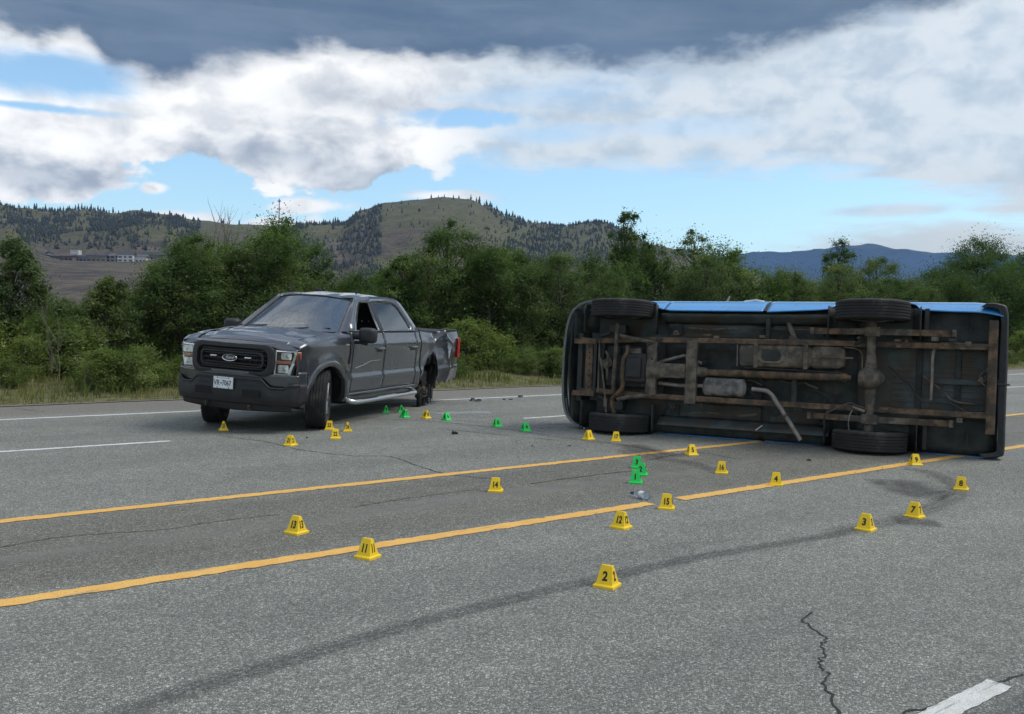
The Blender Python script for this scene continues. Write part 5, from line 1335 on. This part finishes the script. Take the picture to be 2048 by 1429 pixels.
# twin front beams, bar links, stabiliser
b = MB(); b.tube(smoothpath([(.035, .62, .0), (.03, .40, -.05), (.025, .15, -.06), (.04, -.10, -.06), (.05, -.34, -.03)], 5), .042, 8, True, .75); b.obj('front_beam', M_VDUST, van, 40)
b = MB(); b.tube(smoothpath([(-.13, .30, -.02), (-.155, .22, -.06), (-.10, .10, -.07), (-.09, -.12, -.07), (-.10, -.26, -.065), (-.04, -.37, -.06), (.06, -.47, -.03), (.04, -.66, .0)], 5), .038, 8, True, .8); b.obj('front_beam', M_VRUST, van, 40)
b = MB(); b.tube(smoothpath([(.185, .22, -.05), (.145, .16, -.06), (.15, .04, -.06), (.175, .0, -.06), (.15, -.04, -.06), (.15, -.18, -.05)], 4), .018, 6); b.obj('stabiliser_bar', M_VDUST, van, 40)
b = MB(); b.tube([(.26, .13, -.07), (.22, -.04, -.075), (.17, -.35, -.075), (.14, -.66, -.05)], .013, 6); b.tube([(.16, -.46, -.06), (.15, -.58, -.06)], .028, 8); b.obj('drag_link', M_VDUST, van, 40)
b = MB(); b.tube([(.30, .38, -.02), (.29, -.38, -.02)], .014, 6); b.obj('cooler_line', M_VDUST, van, 40)
for s in (1, -1):
    b = MB(); b.box((.04, s * .55, .06), (.26, .14, .16)); b.tube([(.12, s * .50, -.02), (.30, s * .44, .02)], .03, 6); b.obj('steering_knuckle', M_VBLK, van, 0, .02)
    b = MB(); b.lathe([(.055, k * .028) if k % 2 else (.066, k * .028) for k in range(9)], 12, Matrix.Translation((.0, s * .50, .04))); b.obj('coil_spring', M_VBLK, van, 40)
# engine, gearbox, exhaust
b = MB(); b.box((-.27, .0, .02), (.34, .42, .16)); b.box((-.25, .0, -.06), (.24, .30, .06)); b.obj('oil_pan', M_VBLK, van, 0, .03)
b = MB(); b.box((-.10, .02, .16), (.70, .62, .12)); b.obj('engine', M_VBLK, van, 0, .03)
b = MB(); b.loft([[(x, -.02 + r_ * math.cos(a), -.0 + r_ * .8 * math.sin(a)) for a in [2 * math.pi * k / 14 for k in range(14)]] for x, r_ in ((-.46, .17), (-.62, .12), (-.70, .105), (-1.0, .10), (-1.16, .08), (-1.30, .055))]); b.obj('gearbox', M_VDUST, van, 40)
MB().box((-.83, -.02, -.085), (.36, .20, .03)).obj('gearbox_pan', M_VDUST, van, 0, .01)
b = MB(); b.tube([(-1.25, -.02, .02), (-1.8, -.02, .015), (-3.02, -.015, .0)], [.045, .052, .052], 12); b.tube([(-3.02, -.015, 0), (-3.16, -.015, 0)], [.06, .035], 10); b.tube([(-3.08, -.07, 0), (-3.08, .04, 0)], .03, 8); b.obj('driveshaft', M_VRUST, van, 40)
b = MB(); b.tube([(-.60, -.20, .04), (-.9, -.22, .02), (-1.28, -.21, .0)], .030, 10); b.tube([(-.6, .10, .06), (-.95, .20, .04), (-1.2, .1, .05)], .024, 8); b.obj('exhaust_pipe', M_VPIPE, van, 40)
b = MB(); b.loft([[(x, -.215 + .125 * w * math.copysign(abs(math.cos(a)) ** .6, math.cos(a)), .0 + .075 * w * math.copysign(abs(math.sin(a)) ** .6, math.sin(a))) for a in [2 * math.pi * k / 18 for k in range(18)]] for x, w in ((-1.25, .55), (-1.29, 1.0), (-1.80, 1.0), (-1.84, .5))]); o = b.obj('muffler', mat('muffler_steel', (.075, .072, .070), .55, .4, base2=(.22, .21, .20), vscale=9), van, 35)
b = MB(); b.tube(smoothpath([(-1.93, -.222, -.06), (-2.02, -.225, -.075), (-2.12, -.235, -.09), (-2.20, -.285, -.11), (-2.27, -.38, -.13), (-2.42, -.58, -.17), (-2.60, -.84, -.21)], 7), .030, 12, False); tp = b.obj('tailpipe', M_VPIPE, van, 50); tp['label'] = 'broken tailpipe hanging down across the frame'
b = MB(); b.tube([(-2.385, -.535, -.162), (-2.405, -.56, -.166)], .036, 12); b.obj('clamp', M_VRUST, tp, 40)
b = MB(); b.lathe([(.030, 0), (.036, .01), (.026, .012)], 12, Matrix.Translation((-2.60, -.84, -.21)) @ (Vector((-.18, -.26, -.04)).to_track_quat('Z', 'Y').to_matrix().to_4x4())); b.obj('tip', M_VDUST, tp, 40)
# fuel tank with pressed well and straps
tk = empty('fuel_tank', (0, 0, 0), (0, 0, 0), van)
def rr3(x, yc, hy, z0, z1, c, n=4): return [(x, yc + p, (z0 + z1) / 2 + q) for p, q in rrect(2 * hy, z1 - z0, c, n)]
b = MB(); b.loft([rr3(x, .235, hy, z0, .18, .05) for x, hy, z0 in ((-1.72, .13, .0), (-1.76, .15, -.05), (-2.0, .155, -.06), (-2.5, .155, -.06), (-2.62, .15, -.055), (-2.66, .135, -.03), (-2.70, .15, -.05), (-3.0, .14, -.045), (-3.07, .11, .0))]); b.obj('shell', M_VDUST, tk, 40)
b = MB()
rings = []
for w, d in ((1.12, .0), (1.0, -.016), (.86, -.012), (.74, .0)):
    rings.append([(-2.16 + p * w, .235 + q * w, -.062 + d) for p, q in rrect(.34, .20, .09, 6)])
b.loft(rings, True, False); b.obj('well_rim', M_VDUST, tk, 50)
b = MB(); b.loft([[(-2.16 + p * .78, .235 + q * .78, -.0625) for p, q in rrect(.34, .20, .09, 6)], [(-2.16 + p * .74, .235 + q * .74, -.0635) for p, q in rrect(.34, .20, .09, 6)]]); b.obj('well', M_VDARK, tk, 40)
MB().box((-1.86, .235, -.058), (.17, .20, .012)).obj('skid_plate', M_VFLOOR, tk, 0, .006)
for x in (-1.96, -2.60):
    b = MB(); b.box((x, .235, -.072), (.055, .33, .012)); b.box((x, .395, .04), (.055, .012, .22)); b.obj('strap', M_VDUST, tk, 0, .003)
MB().box((-2.92, .235, -.06), (.52, .022, .012)).obj('seam', M_VDUST, tk, 0, .003)
MB().tube([(-1.70, .40, -.02), (-1.705, .08, -.02)], .007, 6).obj('vent_hose', M_VPIPE, tk, 40)
MB().tube([(-1.80, .065, -.03), (-2.4, .055, -.03), (-3.05, .04, -.02)], .012, 6).obj('brake_line', M_VBLK, van, 40)
b = MB(); b.tube([(-2.32, .70, .16), (-2.45, .44, .02)], .032, 8); b.obj('filler_neck', M_VDUST, van, 40)
# rear axle, springs
b = MB(); b.tube([(-3.39, -.74, 0), (-3.39, -.30, 0), (-3.39, -.12, 0), (-3.39, .12, 0), (-3.385, .30, 0), (-3.38, .74, 0)], [.055, .056, .075, .075, .056, .055], 12); ax = b.obj('rear_axle', M_VDUST, van, 40)
b = MB(); b.lathe([(.02, -.15), (.09, -.14), (.135, -.08), (.15, -.02), (.15, .02), (.12, .08), (.06, .15), (.01, .17)], 18, Matrix.Translation((-3.39, -.015, -.01)) @ Matrix.Rotation(R(-90), 4, 'Y')); b.obj('differential', M_VDUST, van, 35)
for s, y in ((1, .575), (-1, -.525)):
    ls = empty('leaf_spring', (0, 0, 0), (0, 0, 0), van)
    for k, (a, c) in enumerate(((-2.64, -4.34), (-2.85, -4.12), (-3.05, -3.85), (-3.2, -3.6))):
        b = MB(); n = 8; b.loft([[(x, y + dy, -.05 - .012 * k + .10 * ((x + 3.42) / .9) ** 2 + dz) for dy, dz in ((-.038, -.006), (.038, -.006), (.038, .006), (-.038, .006))] for x in [lerp(a, c, i / n) for i in range(n + 1)]]); b.obj('leaf', M_VRUST if k < 2 else M_VDUST, ls, 30)
    for x in (-2.66, -4.32): b = MB(); b.box((x, y, .02), (.05, .09, .08)); b.obj('shackle', M_VDUST, ls, 0, .01)
    b = MB(); b.box((-3.40, y, -.10), (.18, .12, .03))
    for dx in (-.06, .06): b.tube([(-3.40 + dx, y - .05, -.13), (-3.40 + dx, y - .05, .06)], .010, 6); b.tube([(-3.40 + dx, y + .05, -.13), (-3.40 + dx, y + .05, .06)], .010, 6)
    b.obj('spring_plate', M_VDUST, ls, 0)
    b = MB(); b.tube([(-3.27, s * .46, -.02), (-3.02, s * .34, .16)], [.03, .024], 8); b.obj('shock_absorber', M_VDARK, van, 40)
b = MB(); b.tube(smoothpath([(-3.36, -.40, -.07), (-3.24, -.36, -.08), (-3.16, -.335, -.08), (-3.02, -.40, -.08), (-2.90, -.47, -.07)], 5), .010, 6); b.tube([(-2.90, -.45, -.07), (-2.895, -.49, -.07)], .02, 6); b.obj('brake_hose', M_VDUST, van, 40)
b = MB(); b.tube(smoothpath([(-3.20, -.42, -.10), (-3.17, -.50, -.12), (-3.16, -.60, -.12), (-3.17, -.68, -.10)], 5), .007, 6); b.obj('parking_cable', M_VPIPE, van, 40)
b = MB(); b.tube([(-3.20, -.385, -.06), (-3.34, -.43, -.06)], .022, 8); b.obj('brake_cylinder', M_VPIPE, van, 40)
b = MB(); b.tube(smoothpath([(-2.98, .36, .05), (-3.10, .37, .0), (-3.22, .35, -.02), (-3.28, .28, -.02), (-3.285, .10, -.02)], 5), .009, 6); b.tube([(-1.75, .60, .16), (-2.7, .60, .14)], .006, 6); b.obj('fuel_line', M_VDUST, van, 40)
# spare-wheel carrier tube, wiring at the tail
b = MB(); b.tube(smoothpath([(-4.08, -.25, .16), (-4.085, .0, .15), (-4.085, .30, .15), (-4.12, .41, .15), (-4.22, .45, .15), (-4.50, .45, .15)], 6), .022, 8); b.obj('carrier_tube', M_VPIPE, van, 50)
b = MB(); b.tube(smoothpath([(-4.44, .45, .14), (-4.60, .45, .12), (-4.70, .42, .10), (-4.74, .33, .10), (-4.745, .0, .10), (-4.74, -.36, .10)], 6), .026, 8); b.obj('tail_tube', M_VBLK, van, 50)
MB().box((-4.40, -.01, .245), (.62, .07, .05)).obj('winch_channel', M_VFLOOR, van, 0, .01)
wr = MB(); r_ = random.Random(2)
for k in range(4):
    p = Vector((-4.62, .02 + r_.uniform(-.03, .03), .16)); pts = [p]
    for j in range(6): p = p + Vector((r_.uniform(-.05, .02), r_.uniform(-.05, .05), r_.uniform(-.02, .02))); pts.append(p)
    wr.tube(smoothpath(pts, 3), .006, 5)
wr.obj('loose_wiring', M_VPIPE, van, 50)
b = MB(); b.box((-4.03, -.71, .06), (.045, .30, .015)); b.obj('mud_flap', M_VBLK, van, 0)
MB().box((-4.01, .73, .05), (.05, .30, .03)).obj('mud_flap', M_VBLK, van, 0)
for y in (.70, -.66): MB().tube([(-4.50, y - .10, .14), (-4.50, y + .06, .14)], .012, 6).obj('stay', M_VDARK, van, 40)
MB().tube([(-2.06, -.70, .05), (-1.98, -.77, .02)], .010, 6).obj('bracket_rod', M_SATIN, van, 40)
# bumpers
b = MB(); arc = smoothpath([(.16, .975, .10), (.40, .970, .10), (.62, .935, .10), (.78, .82, .10), (.86, .60, .10), (.895, .25, .10), (.90, .0, .10), (.895, -.30, .10), (.86, -.60, .10), (.80, -.76, .10), (.68, -.855, .08), (.54, -.915, .06)], 5)
b.loft([[p + Vector((0, 0, dz)) + Vector(((p.x - .2) * 0, 0, 0)) + Vector((p.x + .6, p.y, 0)).normalized() * dn for dz, dn in ((-.10, -.045), (-.105, -.012), (-.07, .0), (.08, .0), (.10, -.02), (.08, -.03), (-.06, -.035))] for p in arc]); b.obj('front_bumper', M_VBUMP, van, 40)
b = MB(); b.tube([p + Vector((-.055, 0, -.06)) for p in arc[38:]], .006, 5); b.obj('bumper_edge', M_SATIN, van, 40)
b = MB(); arc2 = smoothpath([(-4.66, .955, .14), (-4.80, .945, .14), (-4.885, .86, .14), (-4.90, .4, .14), (-4.90, -.4, .14), (-4.90, -.80, .14), (-4.86, -.88, .14), (-4.70, -.915, .14)], 5)
b.loft([[p + Vector((.0, 0, dz)) + Vector((p.x + 3.4, p.y, 0)).normalized() * dn for dz, dn in ((-.10, -.09), (-.11, -.02), (-.08, .0), (.10, .0), (.10, -.03), (-.05, -.06))] for p in arc2]); b.obj('rear_bumper', M_VBLK, van, 40)
MB().tube([(-4.72, -.02, .02), (-4.93, -.02, .02)], .012, 6).obj('tow_pin', M_VBLK, van, 40)
# wheels
def vwheel(x, y, s):
    w = wheel(van, x, y, 0, 0, .445, .25, s, False, False)
    rm = MB(); Mv = Matrix.Rotation(R(90), 4, 'X'); rr = .445
    rm.lathe([(rr * .64, -.115), (rr * .60, -.09), (rr * .56, .06), (rr * .60, .115)], 32, Mv)
    rm.lathe([(0.0, -s * .02), (rr * .3, -s * .02), (rr * .42, -s * .05), (rr * .57, -s * .02)], 32, Mv)
    rm.obj('rim', M_SATIN, w, 40)
    MB().lathe([(0, s * .02), (rr * .5, s * .02), (rr * .52, s * .10), (rr * .3, s * .12), (0, s * .12)], 24, Mv).obj('brake_drum', M_VBLK, w, 40)
vwheel(-.02, .835, 1); vwheel(-.06, -.785, -1); vwheel(-3.38, .84, 1); vwheel(-3.40, -.795, -1)
MB().tube([(-1.32, .965, .74), (-1.36, 1.10, .80)], [.02, .012], 6).obj('broken_mirror_stalk', M_VPIPE, van, 40)
b = MB(); b.box((-3.78, .99, .62), (.16, .06, .05)); b.tube([(-3.70, 1.0, .62), (-3.86, 1.01, .64)], .03, 6); b.obj('marker_light', M_VBLK, van, 0, .01)

# hoses, clips, bolts and caked dirt over the underside
r_ = random.Random(31)
for k in range(16):
    x = r_.uniform(-4.2, .3); y = r_.uniform(-.34, .34); z = r_.uniform(.0, .17); pts = [Vector((x, y, z))]
    d = Vector((r_.choice((-1, 1)), r_.uniform(-.5, .5), 0))
    for j in range(r_.randint(3, 6)):
        d = (d + Vector((r_.uniform(-.4, .4), r_.uniform(-.6, .6), r_.uniform(-.2, .2)))).normalized(); pts.append(pts[-1] + d * r_.uniform(.06, .16)); pts[-1].z = min(.2, max(-.02, pts[-1].z))
    b = MB(); b.tube(smoothpath(pts, 4), r_.uniform(.006, .016), 6); b.obj('hose', r_.choice((M_VBLK, M_VBLK, M_VDUST, M_VDARK)), van, 50)
for k in range(34):
    s = r_.choice((-1, 1)); x = r_.uniform(-4.6, -.6); w, d_ = r_.uniform(.03, .10), r_.uniform(.02, .06)
    b = MB(); b.box((x, s * (.40 + r_.uniform(-.02, .10)), r_.uniform(-.07, .03)), (w, d_, r_.uniform(.03, .07)))
    b.obj('frame_bracket', r_.choice((M_VRUST, M_VDUST, M_VDARK)), van, 0, .006)
for k in range(10):
    x = r_.uniform(-.5, .3); y = r_.uniform(-.30, .30); b = MB(); b.box((x, y, r_.uniform(-.02, .10)), (r_.uniform(.05, .18), r_.uniform(.04, .14), r_.uniform(.04, .10)), Matrix.Rotation(r_.uniform(-.5, .5), 3, 'Z')); b.obj('engine_accessory', r_.choice((M_VBLK, M_VDARK, M_VDUST)), van, 0, .015)
# ---------------------------------------------------------------- evidence markers
M_MY = mat('marker_yellow', (.90, .60, .010), .45, var=.06, vscale=9, dirt=(.55, .42, .05), dscale=14, damt=.2)
M_MG = mat('marker_green', (.015, .62, .10), .45, var=.08, vscale=9)
M_MK = mat('marker_black_ink', (.012, .012, .012), .6)
BW, BD, TW, TD, MH = .064, .058, .042, .013, .148       # half sizes of body foot and top, height
def marker_parts():
    b = MB(); fl = .078
    b.loft([[(-fl, -fl * .95, 0), (fl, -fl * .95, 0), (fl, fl * .95, 0), (-fl, fl * .95, 0)], [(-fl, -fl * .95, .016), (fl, -fl * .95, .016), (fl, fl * .95, .016), (-fl, fl * .95, .016)],
            [(-BW - .006, -BD - .006, .024), (BW + .006, -BD - .006, .024), (BW + .006, BD + .006, .024), (-BW - .006, BD + .006, .024)]])
    flange = b.mesh('foot', 20)
    b = MB(); b.loft([[(-w, -d, z), (w, -d, z), (w, d, z), (-w, d, z)] for w, d, z in ((BW, BD, .022), (TW, TD, MH - .004), (TW - .004, TD - .003, MH))]); shell = b.mesh('shell', 20)
    return flange, shell
FLANGE, SHELL = marker_parts()
_tm = {}
def numeral(s, narrow):
    k = (s, narrow)
    if k not in _tm: _tm[k] = text_mesh(s, .088, 0, (.72 if len(s) > 1 else .9) * (.8 if narrow else 1), .0032)
    return _tm[k]
def marker(num, colr, px, py, yaw, label, group, tilt=0):
    p = G(px, py); d = Vector((p.x, p.y, 0)).normalized(); p = p + d * .07
    face = math.atan2(-p.y, -p.x) + math.pi / 2
    o = empty('evidence_marker', p, (0, tilt, face - R(yaw))); o.scale = (.83, .83, .85); tag(o, label, 'evidence marker', group)
    m = M_MY if colr == 'y' else M_MG
    for nm, me in (('foot', FLANGE), ('shell', SHELL)):
        me2 = me.copy() if not me.materials else me
        c = bpy.data.objects.new(nm, me2.copy()); c.data.materials.clear(); c.data.materials.append(m); col.objects.link(c); c.parent = o
    hz = .076
    for k in range(4):
        wide = k % 2 == 0
        foot, topd = (BD, TD) if wide else (BW, TW)
        lean = math.atan2(foot - topd, MH - .026)
        t = (hz - .022) / (MH - .026); off = lerp(foot, topd, t) + .0012
        M = Matrix.Rotation(k * math.pi / 2, 4, 'Z') @ Matrix.Translation((0, -off, hz)) @ Matrix.Rotation(math.pi / 2 - lean, 4, 'X')
        mesh_obj('numeral', numeral(num, not wide), M_MK, o, M)
GY, GG = 'yellow numbered evidence markers', 'green numbered evidence markers'
MK = [
 ('2', 'y', 1214, 1180, 24, 'yellow evidence marker 2 standing alone on the dark tyre mark'),
 ('3', 'y', 1731, 1064, 20, 'yellow evidence marker 3 at the end of the long tyre mark'),
 ('7', 'y', 1829, 1038, 26, 'yellow evidence marker 7 between markers 3 and 8'),
 ('8', 'y', 1922, 982, 4, 'yellow evidence marker 8 beside the dark oil stain'),
 ('9', 'y', 1830, 932, -26, 'yellow evidence marker 9 on the yellow line by the van rear wheel'),
 ('4', 'y', 1552, 973, 2, 'yellow evidence marker 4 standing on the yellow median line'),
 ('5', 'y', 1383, 912, -26, 'yellow evidence marker 5 on the median line under the van'),
 ('16', 'y', 1443, 949, 4, 'yellow evidence marker 16 in the median near the van'),
 ('15', 'y', 1333, 1021, 6, 'yellow evidence marker 15 beside the plastic bottle'),
 ('12', 'y', 1242, 1060, 32, 'yellow evidence marker 12 below the yellow line near the bottle'),
 ('11', 'y', 735, 1121, 38, 'yellow evidence marker 11 at the edge of the near median line'),
 ('13', 'y', 593, 1071, 44, 'yellow evidence marker 13 in the middle of the brownish median'),
 ('14', 'y', 991, 986, 8, 'yellow evidence marker 14 on the cracked median seam'),
 ('17', 'y', 1232, 884, 4, 'yellow evidence marker 17 in front of the van front tyre'),
 ('1', 'y', 1177, 881, -46, 'yellow evidence marker 1 beside marker 17 at the van bumper'),
 ('18', 'y', 852, 838, 50, 'yellow evidence marker 18 between two green markers by the pickup rear'),
 ('25', 'y', 447, 862, 86, 'yellow evidence marker 25 alone in front of the pickup bumper'),
 ('21', 'y', 581, 893, 42, 'yellow evidence marker 21 on the thin road crack before the pickup'),
 ('22', 'y', 671, 879, 4, 'yellow evidence marker 22, the front one of three by the pickup tyre'),
 ('23', 'y', 659, 861, 6, 'yellow evidence marker 23 right beside the pickup front tyre'),
 ('24', 'y', 695, 864, 88, 'yellow evidence marker 24 turned edge-on beside markers 22 and 23'),
 ('1', 'g', 1271, 969, 6, 'green evidence marker 1 next to the plastic bottle'),
 ('2', 'g', 1282, 953, 10, 'green evidence marker 2 in the middle of a row of three'),
 ('3', 'g', 1274, 938, 4, 'green evidence marker 3 at the far end of a row of three'),
 ('4', 'g', 1051, 864, -30, 'green evidence marker 4 on the road between pickup and van'),
 ('5', 'g', 994, 855, -30, 'green evidence marker 5 next to green marker 4'),
 ('6', 'g', 893, 842, -46, 'green evidence marker 6 beyond the yellow marker at the pickup rear'),
 ('7', 'g', 809, 836, 50, 'green evidence marker 7 under the end of the pickup side step'),
 ('8', 'g', 802, 826, 80, 'green evidence marker 8 half hidden behind green marker 7'),
 ('9', 'g', 772, 827, 84, 'green evidence marker 9 in the shade under the pickup'),
]
for num, c, px, py, yaw, lab in MK: marker(num, c, px, py, yaw, lab, GY if c == 'y' else GG)

# ---------------------------------------------------------------- litter
M_PET = glass_mat('clear_plastic', (.86, .90, .93), .06, .06)
M_BCAP = mat('bottle_cap_blue', (.05, .12, .30), .4)
M_BLAB = mat('bottle_label', (.72, .74, .75), .5, base2=(.40, .42, .46), vscale=40)
p = G(1262, 993); q = G(1308, 1004); ax_ = (q - p); L = ax_.length
bt = empty('plastic_bottle', p + Vector((0, 0, .034)), (0, 0, math.atan2(ax_.y, ax_.x))); tag(bt, 'clear crushed drink bottle lying in the median beside marker 15', 'bottle')
k = .22 / .22
MX = Matrix.Rotation(R(90), 4, 'Y')
b = MB(); b.lathe([(.012, .015), (.013, .03), (.022, .05), (.032, .07), (.034, .09), (.0325, .10), (.034, .11), (.0335, .16), (.034, .19), (.031, .2), (.034, .21), (.030, .232), (.012, .236), (0, .230)], 20, MX); b.obj('body', M_PET, bt, 50)
MB().lathe([(0, 0), (.014, 0), (.015, .003), (.015, .018), (.012, .018)], 14, MX).obj('cap', M_BCAP, bt, 40)
MB().lathe([(.0347, .115), (.0352, .12), (.0352, .165), (.0347, .17)], 20, MX).obj('label_band', M_BLAB, bt, 40)
M_SHARD = mat('black_debris', (.012, .012, .013), .6)
r_ = random.Random(12)
def shard(name, px, py, s, label, m=M_SHARD, n=7):
    b = MB(); pts = [[(math.cos(a) * s * r_.uniform(.5, 1.1), math.sin(a) * s * r_.uniform(.3, .8), 0.002) for a in [2 * math.pi * k / n for k in range(n)]]]
    pts.append([(x * r_.uniform(.4, .9), y * r_.uniform(.4, .9), s * r_.uniform(.15, .55)) for x, y, z in pts[0]]); b.loft(pts)
    o = b.obj(name, m, None, 0); o.location = G(px, py); o.rotation_euler = (0, 0, r_.uniform(0, 6)); tag(o, label, 'debris', 'crash debris on the road')
ch = MB(); ch.box((0, 0, .03), (.09, .07, .06)); ch.box((.06, .01, .022), (.06, .05, .045)); ch.box((-.03, -.01, .07), (.02, .03, .03))
o = ch.obj('broken_bracket', M_SHARD, None, 0, .006); o.location = G(908, 869); o.rotation_euler = (0, 0, .4); o.scale = (.62, .62, .62); tag(o, 'black broken bracket lying between the pickup and green marker 5', 'debris', 'crash debris on the road')
for px, py, s in ((946, 802, .12), (957, 803, .10), (1040, 795, .10), (1008, 800, .05), (1022, 800, .05), (614, 877, .03), (1065, 893, .03), (1138, 893, .03), (1085, 858, .02), (1100, 856, .02)):
    shard('debris_fragment', px, py, s, 'small black plastic fragment scattered on the asphalt behind the markers' if py < 830 else 'tiny dark crumb of wreckage on the asphalt')
shard('debris_fragment', 1617, 922, .05, 'dark fragment lying below the hanging tailpipe')

# crumbs of glass and plastic swept out round the two wrecks: too many and too small to tell apart
r_ = np.random.default_rng(3); V = []; F = []
for (px, py), n, sx, sy in (((1190, 905), 160, .9, .5), ((900, 832), 150, 1.2, .5), ((1420, 930), 120, 1.4, .4), ((1880, 940), 110, .8, .5), ((700, 850), 70, 1.2, .4)):
    c = G(px, py)
    for k in range(n):
        q = c + Vector((r_.normal(0, sx), r_.normal(0, sy), 0)); s = r_.uniform(.003, .011); a = r_.uniform(0, 6.28); o = len(V)
        for t in range(3): V.append((q.x + math.cos(a + 2.1 * t) * s * r_.uniform(.6, 1.3), q.y + math.sin(a + 2.1 * t) * s, .012))
        V.append((q.x, q.y, .014 + s * r_.uniform(.5, 1.2))); F += [(o, o + 1, o + 3), (o + 1, o + 2, o + 3), (o + 2, o, o + 3)]
me = bpy.data.meshes.new('crash_crumbs'); me.from_pydata(V, [], F); me.materials.append(mat('crumb_glass', (.05, .055, .06), .3, base2=(.40, .43, .45), vscale=30))
o = bpy.data.objects.new('crash_crumbs', me); col.objects.link(o); tag(o, 'crumbs of broken glass and plastic strewn round the wrecks', 'debris', None, 'stuff')
# ---------------------------------------------------------------- hazy air
hz = MB().box((500, 6000, 268.5), (26000, 17000, 560)); m = bpy.data.materials.new('haze'); m.use_nodes = True; N = NT(m.node_tree); N.n.clear()
out = N.node('ShaderNodeOutputMaterial'); pv = N.node('ShaderNodeVolumePrincipled')
pv.inputs['Color'].default_value = (.26, .50, 1.0, 1); pv.inputs['Density'].default_value = 7.5e-5; pv.inputs['Anisotropy'].default_value = .2
N.l.new(pv.outputs[0], out.inputs['Volume'])
o = hz.obj('haze', m, None, 0); tag(o, 'thin blue summer haze in the valley air', 'haze', None, 'stuff')
